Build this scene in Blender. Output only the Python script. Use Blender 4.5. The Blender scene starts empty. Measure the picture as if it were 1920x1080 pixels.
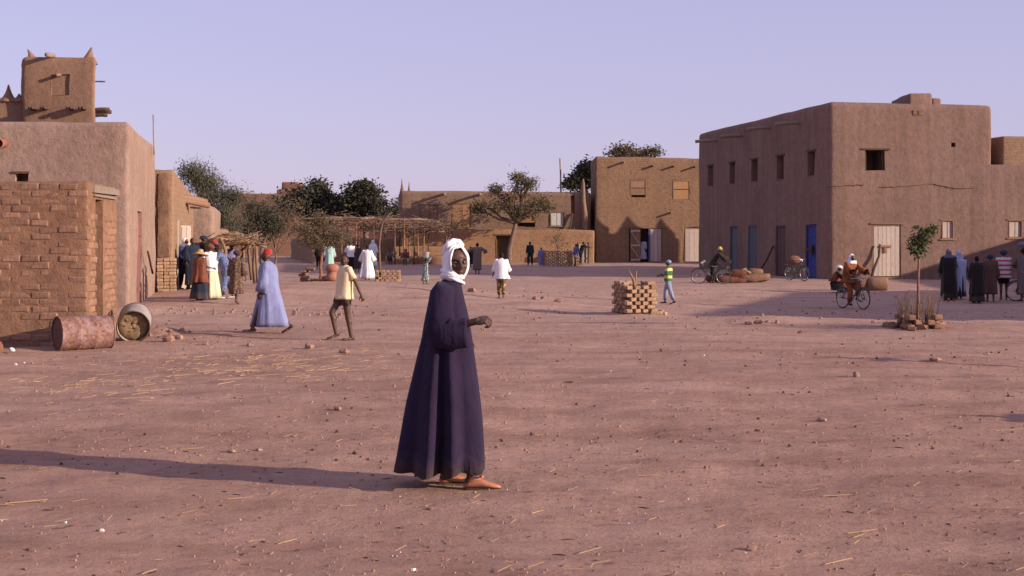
import bpy, bmesh, math, random
from mathutils import Vector, Matrix, noise
R = math.radians
rnd = random.Random(7)
S = bpy.context.scene
COL = S.collection

# ------------------------------------------------------------------ camera, world, sun, exposure
CAM_H, FPX, HORIZON = 1.8, 2666.67, 455.0
SUN_EL = 15.5
SUN_TO = Vector((0.931, -0.366, 0)).normalized()          # horizontal direction towards the sun
cam_data = bpy.data.cameras.new("camera")
cam_data.lens, cam_data.sensor_width = 50, 36
cam_data.shift_y = -(540 - HORIZON) / 1920
cam_data.clip_end = 6000
cam = bpy.data.objects.new("camera", cam_data)
cam.location = (0, 0, CAM_H)
cam.rotation_euler = (R(90), 0, 0)
COL.objects.link(cam)
S.camera = cam

world = bpy.data.worlds.new("World")
S.world = world
world.use_nodes = True
wn = world.node_tree
bg = wn.nodes["Background"]
sky = wn.nodes.new("ShaderNodeTexSky")
sky.sky_type = 'NISHITA'
sky.sun_disc = False
sky.sun_elevation = R(SUN_EL)
sky.sun_rotation = math.atan2(SUN_TO.x, SUN_TO.y)
sky.air_density, sky.dust_density, sky.ozone_density = 1.0, 0.6, 2.5
tint = wn.nodes.new("ShaderNodeMix")
tint.data_type, tint.blend_type = 'RGBA', 'MULTIPLY'
tint.inputs[0].default_value = 1
tint.inputs[7].default_value = (1.20, 0.90, 1.08, 1)
wn.links.new(sky.outputs[0], tint.inputs[6])
dust = wn.nodes.new("ShaderNodeMix")                      # even veil of pale lilac dust haze over the whole sky
dust.data_type = 'RGBA'
dust.inputs[0].default_value = 0.6
dust.inputs[7].default_value = (4.70, 4.2, 6.35, 1)
wn.links.new(tint.outputs[2], dust.inputs[6])
wn.links.new(dust.outputs[2], bg.inputs[0])
bg.inputs[1].default_value = 0.098

sun_data = bpy.data.lights.new("sun", 'SUN')
sun_data.energy, sun_data.angle, sun_data.color = 5.0, R(0.6), (1.0, 0.825, 0.655)
sun = bpy.data.objects.new("sun", sun_data)
d = Vector((SUN_TO.x * math.cos(R(SUN_EL)), SUN_TO.y * math.cos(R(SUN_EL)), math.sin(R(SUN_EL))))
sun.rotation_euler = d.to_track_quat('Z', 'Y').to_euler()
sun.location = d * 60
COL.objects.link(sun)

S.view_settings.view_transform = 'Standard'
S.view_settings.look = 'None'
S.view_settings.gamma = 1
S.view_settings.use_curve_mapping = False
S.view_settings.exposure = 0.45
S.render.engine = 'CYCLES'
S.cycles.max_bounces = 6
S.cycles.use_denoising = True

# ------------------------------------------------------------------ terrain height and pixel helpers
def sm(t):
    t = max(0.0, min(1.0, t)); return t * t * (3 - 2 * t)
def bump(x, y, cx, cy, rx, ry, h):
    a = ((x - cx) / rx) ** 2 + ((y - cy) / ry) ** 2
    return h * math.exp(-a) if a < 12 else 0.0
def g(x, y):
    z = 0.4 * min(1.25, max(0.0, (y - 40) / 60)) ** 2
    z += bump(x, y, 11, 46, 9, 8, -0.33) + bump(x, y, -6.4, 49, 5.0, 5, 0.46) + bump(x, y, -3.0, 45.5, 3.0, 2.2, 0.12) + bump(x, y, 1.6, 47, 4, 2.0, .10) + bump(x, y, -1.2, 37.5, 2.6, 1.6, .10)
    z += bump(x, y, 5.5, 31.8, 1.0, 0.8, 0.15) + bump(x, y, 4.7, 33.0, 0.8, 0.6, -0.14) + bump(x, y, 7.2, 31.6, 1.6, 1.2, .09)
    z += bump(x, y, 0.9, 41.5, 1.5, 0.8, 0.16) + bump(x, y, 9.0, 30.5, 2.2, 1.2, 0.09)
    z += bump(x, y, -9.3, 42, 2.6, 5.5, 0.16) + bump(x, y, -9.6, 36.0, 1.0, 1.8, 0.14)
    z += bump(x, y, 3.2, 36.9, 1.1, 0.9, 0.09)
    if 3 < y < 120 and abs(x) < 60:
        z += 0.055 * noise.noise((x * 0.23, y * 0.23, 1.7)) + 0.032 * noise.noise((x * 0.75, y * 0.75, 5.1))
        if y < 60:
            z += 0.015 * noise.noise((x * 2.6, y * 2.6, 9.2)) + 0.008 * noise.noise((x * 6.1, y * 6.1, 3.3))
    return z
def px_x(px, Y): return (px - 960) / FPX * Y
def px_z(py, Y): return CAM_H - (py - HORIZON) / FPX * Y
def hit(px, py):
    """where the sight line through a photograph pixel meets the ground"""
    Y, last = 5.0, 5.0
    while Y < 200:
        if px_z(py, Y) < g(px_x(px, Y), Y): break
        last, Y = Y, Y * 1.01
    a, b = last, Y
    for _ in range(20):
        m = (a + b) / 2
        if px_z(py, m) < g(px_x(px, m), m): b = m
        else: a = m
    return px_x(px, b), b
def on(x, y): return Vector((x, y, g(x, y)))

# ------------------------------------------------------------------ materials
def nodes_of(name):
    m = bpy.data.materials.new(name); m.use_nodes = True
    return m, m.node_tree, m.node_tree.nodes["Principled BSDF"]
def link(t, a, b): t.links.new(a, b)
def noise_node(t, vec, scale, detail=6, rough=0.6):
    n = t.nodes.new("ShaderNodeTexNoise"); n.inputs["Scale"].default_value = scale
    n.inputs["Detail"].default_value = detail; n.inputs["Roughness"].default_value = rough
    if vec is not None: link(t, vec, n.inputs["Vector"])
    return n
def ramp(t, fac, stops):
    r = t.nodes.new("ShaderNodeValToRGB")
    e = r.color_ramp.elements
    e[0].position, e[0].color = stops[0][0], (*stops[0][1], 1)
    e[1].position, e[1].color = stops[-1][0], (*stops[-1][1], 1)
    for p, c in stops[1:-1]:
        k = e.new(p); k.color = (*c, 1)
    link(t, fac, r.inputs[0]); return r
def mixc(t, fac, a, b, mode='MIX'):
    m = t.nodes.new("ShaderNodeMix"); m.data_type, m.blend_type = 'RGBA', mode
    for s, v in ((0, fac), (6, a), (7, b)):
        if hasattr(v, "is_linked"): link(t, v, m.inputs[s])
        elif isinstance(v, tuple): m.inputs[s].default_value = (*v, 1)
        else: m.inputs[s].default_value = v
    return m.outputs[2]
def bumped(t, bsdf, layers):
    prev = None
    for h, strength, dist in layers:
        b = t.nodes.new("ShaderNodeBump"); b.inputs["Strength"].default_value = strength
        b.inputs["Distance"].default_value = dist; link(t, h, b.inputs["Height"])
        if prev: link(t, prev, b.inputs["Normal"])
        prev = b.outputs[0]
    link(t, prev, bsdf.inputs["Normal"])

def mud(name, a, b, dark=0.72, courses=None, bump_s=0.7, streak=0.0, patch=None):
    """sun-baked mud plaster; courses = (direction x, direction y, brick length, brick height, strength)"""
    k = 0.66; a, b = tuple(v * k for v in a), tuple(v * k for v in b)
    m, t, p = nodes_of(name)
    geo = t.nodes.new("ShaderNodeNewGeometry"); pos = geo.outputs["Position"]
    n1 = noise_node(t, pos, 0.55, 8, 0.62); n2 = noise_node(t, pos, 4.5, 8, 0.7); n3 = noise_node(t, pos, 26, 5, 0.75)
    c = ramp(t, n1.outputs[0], [(0.32, a), (0.68, b)]).outputs[0]
    r2 = ramp(t, n2.outputs[0], [(0.30, (dark,) * 3), (0.55, (1, 1, 1)), (0.78, (1.12, 1.10, 1.06))]).outputs[0]
    c = mixc(t, 1.0, c, r2, 'MULTIPLY')
    r3 = ramp(t, n3.outputs[0], [(0.30, (0.74, 0.72, 0.70)), (0.52, (1, 1, 1))]).outputs[0]
    c = mixc(t, 0.8, c, r3, 'MULTIPLY')
    if patch:
        n4 = noise_node(t, pos, 0.9, 4, 0.6)
        f = ramp(t, n4.outputs[0], [(0.56, (0, 0, 0)), (0.66, (1, 1, 1))]).outputs[0]
        c = mixc(t, f, c, patch)
    if streak:
        mp = t.nodes.new("ShaderNodeMapping"); mp.inputs["Scale"].default_value = (3.2, 3.2, 0.22)
        link(t, pos, mp.inputs[0])
        n5 = noise_node(t, mp.outputs[0], 1.0, 5, 0.6)
        f = ramp(t, n5.outputs[0], [(0.34, (1 - streak,) * 3), (0.56, (1, 1, 1))]).outputs[0]
        c = mixc(t, 1.0, c, f, 'MULTIPLY')
    layers = [(n2.outputs[0], bump_s, 0.05), (n3.outputs[0], bump_s, 0.022)]
    if courses:
        dx, dy, bl, bh, st = courses
        dot = t.nodes.new("ShaderNodeVectorMath"); dot.operation = 'DOT_PRODUCT'
        dot.inputs[1].default_value = (dx, dy, 0); link(t, pos, dot.inputs[0])
        sep = t.nodes.new("ShaderNodeSeparateXYZ"); link(t, pos, sep.inputs[0])
        cmb = t.nodes.new("ShaderNodeCombineXYZ"); link(t, dot.outputs["Value"], cmb.inputs[0]); link(t, sep.outputs[2], cmb.inputs[1])
        wob = noise_node(t, pos, 1.6, 4, 0.6)
        add = t.nodes.new("ShaderNodeVectorMath"); add.operation = 'MULTIPLY_ADD'
        link(t, wob.outputs[1], add.inputs[0]); add.inputs[1].default_value = (0.16, 0.10, 0); link(t, cmb.outputs[0], add.inputs[2])
        br = t.nodes.new("ShaderNodeTexBrick")
        br.inputs["Scale"].default_value = 1; br.inputs["Brick Width"].default_value = bl; br.inputs["Row Height"].default_value = bh
        br.inputs["Mortar Size"].default_value = 0.022; br.inputs["Mortar Smooth"].default_value = 0.6
        br.inputs["Color1"].default_value = (1, 1, 1, 1); br.inputs["Color2"].default_value = (0.86, 0.84, 0.82, 1); br.inputs["Mortar"].default_value = (0.62, 0.58, 0.55, 1)
        link(t, add.outputs[0], br.inputs["Vector"])
        fade = ramp(t, n1.outputs[0], [(0.38, (0.25,) * 3), (0.62, (1, 1, 1))]).outputs[0]
        fm = t.nodes.new("ShaderNodeMath"); fm.operation = 'MULTIPLY'; link(t, fade, fm.inputs[0]); fm.inputs[1].default_value = st
        c = mixc(t, fm.outputs[0], c, mixc(t, 1.0, c, br.outputs[0], 'MULTIPLY'))
        inv = t.nodes.new("ShaderNodeMath"); inv.operation = 'SUBTRACT'; inv.inputs[0].default_value = 1; link(t, br.outputs["Fac"], inv.inputs[1])
        layers.append((inv.outputs[0], 0.6 * st, 0.03))
    link(t, c, p.inputs["Base Color"]); p.inputs["Roughness"].default_value = 0.95; p.inputs["Specular IOR Level"].default_value = 0.1
    bumped(t, p, layers)
    return m

def plain(name, a, b=None, scale=20, rough=0.85, bump_s=0.3, dist=0.01, spec=0.2, per_object=0.0, stretch=None, metal=0.0):
    m, t, p = nodes_of(name)
    tc = t.nodes.new("ShaderNodeTexCoord"); v = tc.outputs["Object"]
    if stretch:
        mp = t.nodes.new("ShaderNodeMapping"); mp.inputs["Scale"].default_value = stretch; link(t, v, mp.inputs[0]); v = mp.outputs[0]
    n = noise_node(t, v, scale, 6, 0.65)
    b = b or tuple(x * 0.72 for x in a)
    c = ramp(t, n.outputs[0], [(0.32, b), (0.66, a)]).outputs[0]
    if per_object:
        oi = t.nodes.new("ShaderNodeObjectInfo")
        k = ramp(t, oi.outputs["Random"], [(0, (1 - per_object,) * 3), (1, (1 + per_object * 0.7, 1 + per_object * 0.6, 1 + per_object * 0.5))]).outputs[0]
        c = mixc(t, 1.0, c, k, 'MULTIPLY')
    link(t, c, p.inputs["Base Color"]); p.inputs["Roughness"].default_value = rough; p.inputs["Specular IOR Level"].default_value = spec
    p.inputs["Metallic"].default_value = metal
    if bump_s: bumped(t, p, [(n.outputs[0], bump_s, dist)])
    return m

def cloth(name, a, b=None, scale=6, sheen=0.2, stripes=None, check=None, dust=True):
    """woven cloth; stripes = (axis, per metre, colour), check = (per metre, colour)"""
    m, t, p = nodes_of(name)
    tc = t.nodes.new("ShaderNodeTexCoord"); v = tc.outputs["Object"]
    n = noise_node(t, v, scale, 5, 0.6); w = noise_node(t, v, 160, 2, 0.5)
    b = b or tuple(x * 0.8 for x in a)
    c = ramp(t, n.outputs[0], [(0.3, b), (0.7, a)]).outputs[0]
    if stripes:
        ax, per, sc = stripes
        sep = t.nodes.new("ShaderNodeSeparateXYZ"); link(t, v, sep.inputs[0])
        ad = t.nodes.new("ShaderNodeMath"); ad.operation = 'MULTIPLY_ADD'; link(t, n.outputs[0], ad.inputs[0]); ad.inputs[1].default_value = 0.05; link(t, sep.outputs[ax], ad.inputs[2])
        mu = t.nodes.new("ShaderNodeMath"); mu.operation = 'MULTIPLY'; mu.inputs[1].default_value = per; link(t, ad.outputs[0], mu.inputs[0])
        fr = t.nodes.new("ShaderNodeMath"); fr.operation = 'FRACT'; link(t, mu.outputs[0], fr.inputs[0])
        gt = t.nodes.new("ShaderNodeMath"); gt.operation = 'GREATER_THAN'; gt.inputs[1].default_value = 0.62; link(t, fr.outputs[0], gt.inputs[0])
        c = mixc(t, gt.outputs[0], c, sc)
    if check:
        per, sc = check
        vo = t.nodes.new("ShaderNodeTexVoronoi"); vo.inputs["Scale"].default_value = per; link(t, v, vo.inputs["Vector"])
        f = ramp(t, vo.outputs["Distance"], [(0.38, (1, 1, 1)), (0.48, (0, 0, 0))]).outputs[0]
        c = mixc(t, f, c, sc)
    link(t, c, p.inputs["Base Color"]); p.inputs["Roughness"].default_value = 0.9; p.inputs["Specular IOR Level"].default_value = 0.12
    p.inputs["Sheen Weight"].default_value = sheen
    mp = t.nodes.new("ShaderNodeMapping"); mp.inputs["Scale"].default_value = (7, 7, 0.9); link(t, v, mp.inputs[0])
    cr = noise_node(t, mp.outputs[0], 1.6, 5, 0.55); cr2 = noise_node(t, v, 9, 4, 0.6)
    bumped(t, p, [(cr.outputs[0], 0.42, 0.05), (cr2.outputs[0], 0.5, 0.020), (w.outputs[0], 0.15, 0.002)])
    if dust:
        sp = t.nodes.new("ShaderNodeSeparateXYZ"); link(t, v, sp.inputs[0])
        mz = t.nodes.new("ShaderNodeMath"); mz.operation = 'MULTIPLY_ADD'; link(t, cr2.outputs[0], mz.inputs[0]); mz.inputs[1].default_value = 0.30; link(t, sp.outputs[2], mz.inputs[2])
        f = ramp(t, mz.outputs[0], [(0.20, (0.32,) * 3), (0.42, (0, 0, 0))]).outputs[0]
        link(t, mixc(t, f, c, (0.20, 0.125, 0.10)), p.inputs["Base Color"])
    return m

def leafy(name, a, b, scale=1.6, trans=0.25):
    m, t, p = nodes_of(name)
    geo = t.nodes.new("ShaderNodeNewGeometry")
    n = noise_node(t, geo.outputs["Position"], scale, 4, 0.7); n2 = noise_node(t, geo.outputs["Position"], 14, 2, 0.6)
    c = ramp(t, n.outputs[0], [(0.3, a), (0.7, b)]).outputs[0]
    k = ramp(t, n2.outputs[0], [(0.3, (0.6, 0.6, 0.6)), (0.7, (1.35, 1.3, 1.2))]).outputs[0]
    c = mixc(t, 1.0, c, k, 'MULTIPLY')
    link(t, c, p.inputs["Base Color"]); p.inputs["Roughness"].default_value = 0.7; p.inputs["Specular IOR Level"].default_value = 0.2
    tr = t.nodes.new("ShaderNodeBsdfTranslucent"); link(t, c, tr.inputs[0])
    mx = t.nodes.new("ShaderNodeMixShader"); mx.inputs[0].default_value = trans
    link(t, p.outputs[0], mx.inputs[1]); link(t, tr.outputs[0], mx.inputs[2])
    link(t, mx.outputs[0], t.nodes["Material Output"].inputs["Surface"])
    return m

def earth():
    m, t, p = nodes_of("trodden_earth")
    geo = t.nodes.new("ShaderNodeNewGeometry"); pos = geo.outputs["Position"]
    n0 = noise_node(t, pos, 0.16, 5, 0.6); n1 = noise_node(t, pos, 1.1, 9, 0.66); n2 = noise_node(t, pos, 9, 9, 0.72); n3 = noise_node(t, pos, 55, 5, 0.7)
    c = ramp(t, n0.outputs[0], [(0.33, (0.355, 0.213, 0.160)), (0.66, (0.420, 0.264, 0.206))]).outputs[0]
    c = mixc(t, 1.0, c, ramp(t, n1.outputs[0], [(0.3, (0.80, 0.76, 0.74)), (0.5, (1, 1, 1)), (0.75, (1.10, 1.10, 1.11))]).outputs[0], 'MULTIPLY')
    c = mixc(t, 1.0, c, ramp(t, n2.outputs[0], [(0.28, (0.66, 0.60, 0.57)), (0.46, (1, 1, 1)), (0.72, (1.08, 1.07, 1.05))]).outputs[0], 'MULTIPLY')
    c = mixc(t, 0.9, c, ramp(t, n3.outputs[0], [(0.27, (0.50, 0.42, 0.38)), (0.42, (1, 1, 1)), (0.80, (1.15, 1.12, 1.08))]).outputs[0], 'MULTIPLY')
    n6 = noise_node(t, pos, 0.42, 7, 0.68); n7 = noise_node(t, pos, 3.1, 6, 0.7)
    dung = t.nodes.new("ShaderNodeMath"); dung.operation = 'MULTIPLY'
    link(t, ramp(t, n6.outputs[0], [(0.52, (0, 0, 0)), (0.66, (1, 1, 1))]).outputs[0], dung.inputs[0]); link(t, ramp(t, n7.outputs[0], [(0.42, (0, 0, 0)), (0.62, (0.75,) * 3)]).outputs[0], dung.inputs[1])
    c = mixc(t, dung.outputs[0], c, (0.225, 0.122, 0.090))
    pale = noise_node(t, pos, 0.23, 6, 0.6)
    c = mixc(t, ramp(t, pale.outputs[0], [(0.55, (0, 0, 0)), (0.70, (0.45,) * 3)]).outputs[0], c, (0.46, 0.32, 0.255))
    sx = t.nodes.new("ShaderNodeSeparateXYZ"); link(t, pos, sx.inputs[0])                      # drier, paler dust on the mounds of the middle ground
    my = t.nodes.new("ShaderNodeMath"); my.operation = 'MULTIPLY_ADD'; link(t, n0.outputs[0], my.inputs[0]); my.inputs[1].default_value = 14; link(t, sx.outputs[1], my.inputs[2])
    mr = t.nodes.new("ShaderNodeMapRange"); mr.inputs[1].default_value, mr.inputs[2].default_value, mr.inputs[3].default_value, mr.inputs[4].default_value = 28, 46, 0, 0.42; link(t, my.outputs[0], mr.inputs[0])
    c = mixc(t, mr.outputs[0], c, (0.47, 0.325, 0.262))
    mp = t.nodes.new("ShaderNodeMapping"); mp.inputs["Scale"].default_value = (0.35, 2.2, 1); mp.inputs["Rotation"].default_value = (0, 0, 0.12); link(t, pos, mp.inputs[0])
    n4 = noise_node(t, mp.outputs[0], 0.5, 6, 0.6)
    c = mixc(t, 1.0, c, ramp(t, n4.outputs[0], [(0.36, (0.84, 0.80, 0.78)), (0.56, (1, 1, 1))]).outputs[0], 'MULTIPLY')
    link(t, c, p.inputs["Base Color"]); p.inputs["Roughness"].default_value = 0.95; p.inputs["Specular IOR Level"].default_value = 0.08
    bumped(t, p, [(n1.outputs[0], 0.6, 0.12), (n2.outputs[0], 0.75, 0.045), (n3.outputs[0], 0.7, 0.012)])
    return m

M = dict(
    earth=earth(),
    mud_left=mud("mud_plaster_grey_tan", (0.45, 0.295, 0.232), (0.56, 0.385, 0.308), 0.74, None, 0.8, 0.10),
    mud_brick=mud("mud_mortar_ochre", (0.38, 0.205, 0.128), (0.46, 0.265, 0.175), 0.66, None, 0.9),
    mud_dark=mud("mud_plaster_rough_brown", (0.30, 0.175, 0.115), (0.38, 0.23, 0.155), 0.66, None, 1.0),
    mud_side=mud("mud_plaster_ochre_side", (0.42, 0.26, 0.17), (0.48, 0.31, 0.205), 0.78, (0.0, 1.0, 0.42, 0.16, 0.45), 0.7),
    mud_tower=mud("mud_plaster_tower", (0.36, 0.21, 0.14), (0.42, 0.255, 0.175), 0.78, None, 0.7),
    mud_mid=mud("mud_brick_facade", (0.36, 0.215, 0.135), (0.43, 0.265, 0.17), 0.74, (0.98, 0.19, 0.42, 0.135, 0.5), 0.9, 0.10),
    mud_far=mud("mud_plaster_far", (0.36, 0.225, 0.155), (0.41, 0.265, 0.185), 0.80, None, 0.7, 0.10),
    mud_yard=mud("mud_brick_yard_wall", (0.50, 0.285, 0.165), (0.58, 0.35, 0.21), 0.76, (1.0, 0.0, 0.44, 0.14, 0.45), 0.8),
    mud_right=mud("mud_plaster_smooth", (0.335, 0.205, 0.164), (0.40, 0.255, 0.206), 0.78, None, 0.8, 0.17, None),
    mud_horizon=mud("mud_wall_distant", (0.34, 0.18, 0.13), (0.38, 0.21, 0.15), 0.8, None, 0.6),
    brick=plain("mud_brick", (0.305, 0.178, 0.124), (0.21, 0.118, 0.080), 11, 0.95, 0.8, 0.02, 0.05, 0.22),
    brick_pale=plain("pale_mud_brick", (0.42, 0.28, 0.19), (0.30, 0.185, 0.12), 14, 0.95, 0.8, 0.02, 0.05, 0.2),
    wood_grey=plain("weathered_wood", (0.33, 0.26, 0.21), (0.17, 0.125, 0.10), 9, 0.85, 0.6, 0.01, 0.15, 0.18, (6, 6, 0.5)),
    wood_pale=plain("pale_plank", (0.52, 0.43, 0.37), (0.34, 0.26, 0.22), 9, 0.85, 0.5, 0.01, 0.15, 0.14, (6, 6, 0.5)),
    wood_dark=plain("dark_timber", (0.13, 0.082, 0.055), (0.06, 0.038, 0.028), 12, 0.85, 0.7, 0.01, 0.15, 0.2),
    wood_orange=plain("orange_board", (0.36, 0.205, 0.105), (0.28, 0.15, 0.075), 7, 0.8, 0.4, 0.01, 0.15, 0.12, (5, 5, 0.6)),
    wood_brown=plain("brown_board", (0.30, 0.175, 0.115), (0.19, 0.105, 0.07), 8, 0.85, 0.5, 0.01, 0.15, 0.15, (5, 5, 0.6)),
    paint_white=plain("worn_white_paint", (0.62, 0.60, 0.58), (0.42, 0.38, 0.35), 8, 0.7, 0.3, 0.005, 0.25, 0.1, (4, 4, 1)),
    paint_blue=plain("worn_blue_paint", (0.045, 0.06, 0.27), (0.03, 0.04, 0.16), 8, 0.7, 0.3, 0.005, 0.25, 0.12, (4, 4, 0.8)),
    paint_teal=plain("worn_teal_paint", (0.13, 0.14, 0.155), (0.09, 0.095, 0.105), 8, 0.75, 0.3, 0.005, 0.2, 0.12, (4, 4, 0.8)),
    paint_red=plain("worn_red_paint", (0.25, 0.105, 0.10), (0.17, 0.07, 0.065), 8, 0.75, 0.3, 0.005, 0.2, 0.1, (4, 4, 0.8)),
    paint_maroon=plain("faded_maroon_wood", (0.15, 0.085, 0.078), (0.10, 0.055, 0.05), 8, 0.8, 0.3, 0.005, 0.2, 0.1, (4, 4, 0.8)),
    pole=plain("peeled_pole", (0.33, 0.22, 0.15), (0.18, 0.115, 0.075), 10, 0.85, 0.6, 0.01, 0.1, 0.25, (3, 3, 0.6)),
    bark=plain("grey_bark", (0.22, 0.15, 0.12), (0.11, 0.07, 0.055), 9, 0.9, 0.8, 0.02, 0.1, 0.1),
    bark_red=plain("reddish_bark", (0.28, 0.14, 0.10), (0.16, 0.075, 0.055), 9, 0.9, 0.8, 0.02, 0.1, 0.1),
    twig=plain("dry_twigs", (0.23, 0.145, 0.105), (0.13, 0.08, 0.06), 6, 0.9, 0.3, 0.01, 0.1),
    thatch=plain("dry_thatch", (0.42, 0.27, 0.15), (0.18, 0.105, 0.06), 12, 0.95, 0.9, 0.04, 0.05, 0.0, (1, 6, 6)),
    straw=plain("straw", (0.50, 0.34, 0.19), (0.38, 0.24, 0.13), 3, 0.8, 0, 0.01, 0.1),
    clod=plain("earth_clod", (0.34, 0.20, 0.155), (0.23, 0.13, 0.10), 6, 0.95, 0.5, 0.01, 0.05),
    litter=plain("dark_litter", (0.12, 0.07, 0.05), (0.06, 0.035, 0.03), 6, 0.9, 0, 0.01, 0.05),
    scrap=plain("white_scrap", (0.75, 0.73, 0.72), (0.55, 0.5, 0.48), 6, 0.7, 0.2, 0.01, 0.2),
    stone=plain("dusty_stone", (0.40, 0.27, 0.21), (0.24, 0.15, 0.12), 10, 0.92, 0.7, 0.02, 0.1, 0.25),
    clay=plain("fired_clay", (0.36, 0.165, 0.115), (0.27, 0.115, 0.08), 9, 0.8, 0.3, 0.01, 0.2),
    leaf_dark=leafy("dark_leaves", (0.046, 0.046, 0.031), (0.095, 0.092, 0.060), 1.2),  # leaf tones lifted a little in place of air haze
    leaf_grey=leafy("grey_green_needles", (0.075, 0.080, 0.052), (0.135, 0.130, 0.088), 1.3),
    leaf_olive=leafy("olive_leaves", (0.105, 0.088, 0.052), (0.185, 0.145, 0.088), 1.4),
    leaf_dusty=leafy("dusty_leaves", (0.12, 0.098, 0.062), (0.20, 0.155, 0.10), 1.4),
    leaf_bright=leafy("green_sapling_leaves", (0.045, 0.07, 0.025), (0.09, 0.115, 0.045), 3),
    steel=plain("bicycle_steel", (0.10, 0.10, 0.105), (0.06, 0.055, 0.055), 20, 0.45, 0.1, 0.002, 0.5, 0, None, 0.6),
    chrome=plain("dull_chrome", (0.55, 0.54, 0.55), (0.38, 0.36, 0.36), 20, 0.35, 0.1, 0.002, 0.5, 0, None, 0.8),
    rubber=plain("tyre_rubber", (0.035, 0.032, 0.032), (0.05, 0.042, 0.038), 30, 0.85, 0.2, 0.003, 0.2),
    leather=plain("tan_leather", (0.48, 0.20, 0.11), (0.40, 0.155, 0.08), 22, 0.55, 0.25, 0.004, 0.35),
    black_leather=plain("black_leather", (0.03, 0.026, 0.024), None, 20, 0.5, 0.2, 0.004, 0.3),
    tin=plain("galvanised_tin", (0.58, 0.58, 0.60), (0.42, 0.41, 0.42), 15, 0.4, 0.2, 0.004, 0.5, 0, None, 0.5),
    sack=plain("jute_sack", (0.22, 0.125, 0.085), (0.12, 0.065, 0.045), 14, 0.95, 0.6, 0.02, 0.05, 0.2),
    sack_red=plain("reddish_sack", (0.18, 0.075, 0.052), (0.10, 0.042, 0.032), 14, 0.95, 0.6, 0.02, 0.05, 0.2),
    skin=plain("dark_skin", (0.088, 0.043, 0.028), (0.060, 0.028, 0.019), 14, 0.5, 0.15, 0.004, 0.4),
    hair=plain("black_hair", (0.012, 0.010, 0.010), None, 80, 0.8, 0.6, 0.01, 0.2),
    eye_white=plain("eye_white", (0.17, 0.14, 0.125), None, 10, 0.3, 0, 0.01, 0.5),
    eye_dark=plain("eye_iris", (0.012, 0.008, 0.006), None, 10, 0.2, 0, 0.01, 0.6),
)
# ------------------------------------------------------------------ mesh builder
class MB:
    def __init__(s): s.v, s.f = [], []
    def add(s, vs, fs):
        o = len(s.v); s.v.extend([tuple(v) for v in vs]); s.f.extend([tuple(i + o for i in f) for f in fs]); return s
    def box(s, lo, hi, jit=0.0, M4=None):
        c = [Vector((x, y, z)) for z in (lo[2], hi[2]) for y in (lo[1], hi[1]) for x in (lo[0], hi[0])]
        if jit: c = [v + Vector((rnd.uniform(-jit, jit), rnd.uniform(-jit, jit), rnd.uniform(-jit, jit))) for v in c]
        if M4: c = [M4 @ v for v in c]
        return s.add(c, [(0, 2, 3, 1), (4, 5, 7, 6), (0, 1, 5, 4), (2, 6, 7, 3), (0, 4, 6, 2), (1, 3, 7, 5)])
    def loft(s, rings, cap0=True, cap1=True, closed=True):
        n = len(rings[0]); o = len(s.v)
        for r in rings: s.v.extend([tuple(p) for p in r])
        m = n if closed else n - 1
        for k in range(len(rings) - 1):
            for i in range(m):
                a, b = o + k * n + i, o + k * n + (i + 1) % n
                s.f.append((a, b, b + n, a + n))
        if cap0: s.f.append(tuple(o + i for i in reversed(range(n))))
        if cap1: s.f.append(tuple(o + (len(rings) - 1) * n + i for i in range(n)))
        return s
    def tube(s, pts, rads, n=8, cap=True, jit=0.0, squash=None):
        pts = [Vector(p) for p in pts]
        if not isinstance(rads, (list, tuple)): rads = [rads] * len(pts)
        t0 = (pts[1] - pts[0]).normalized()
        u = t0.orthogonal().normalized(); rings = []
        for i, p in enumerate(pts):
            a, b = pts[max(0, i - 1)], pts[min(len(pts) - 1, i + 1)]
            t = (b - a)
            t = t.normalized() if t.length > 1e-9 else t0
            u = (u - t * u.dot(t)); u = u.normalized() if u.length > 1e-6 else t.orthogonal().normalized()
            w = t.cross(u)
            q = squash[i] if squash else 1.0
            rings.append([p + (u * math.cos(6.28318 * k / n) + w * math.sin(6.28318 * k / n) * q) * rads[i] * (1 + (rnd.uniform(-jit, jit) if jit else 0)) for k in range(n)])
        return s.loft(rings, cap, cap)
    def capsule(s, p0, r0, p1, r1, n=10):
        p0, p1 = Vector(p0), Vector(p1); d = (p1 - p0)
        d = d.normalized() if d.length > 1e-6 else Vector((0, 0, 1))
        pts, rr = [], []
        for a in (85, 55, 25): pts.append(p0 - d * r0 * math.sin(R(a))); rr.append(r0 * math.cos(R(a)))
        pts.append(p0); rr.append(r0); pts.append(p1); rr.append(r1)
        for a in (25, 55, 85): pts.append(p1 + d * r1 * math.sin(R(a))); rr.append(r1 * math.cos(R(a)))
        return s.tube(pts, rr, n)
    def ellipsoid(s, c, r, rot=None, nu=14, nv=9, fn=None):
        c = Vector(c); rings = []
        for j in range(nv):
            ph = math.pi * (j + 0.15) / (nv - 0.7) if nv > 1 else 0
            ph = min(math.pi - 0.06, max(0.06, ph)); ring = []
            for i in range(nu):
                th = 6.283185 * i / nu
                v = Vector((math.sin(ph) * math.cos(th), math.sin(ph) * math.sin(th), -math.cos(ph)))
                v = Vector((v.x * r[0], v.y * r[1], v.z * r[2]))
                if fn: v = fn(v)
                if rot: v = rot @ v
                ring.append(c + v)
            rings.append(ring)
        return s.loft(rings)
    def mesh(s, name, mat, smooth=True):
        me = bpy.data.meshes.new(name); me.from_pydata(s.v, [], s.f)
        if smooth: me.polygons.foreach_set("use_smooth", [True] * len(me.polygons))
        for m in (mat if isinstance(mat, (list, tuple)) else [mat]): me.materials.append(m)
        me.update(); return me
    def build(s, name, mat, parent=None, smooth=True, **kw):
        return place(name, s.mesh(name, mat, smooth), parent, **kw)

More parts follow.
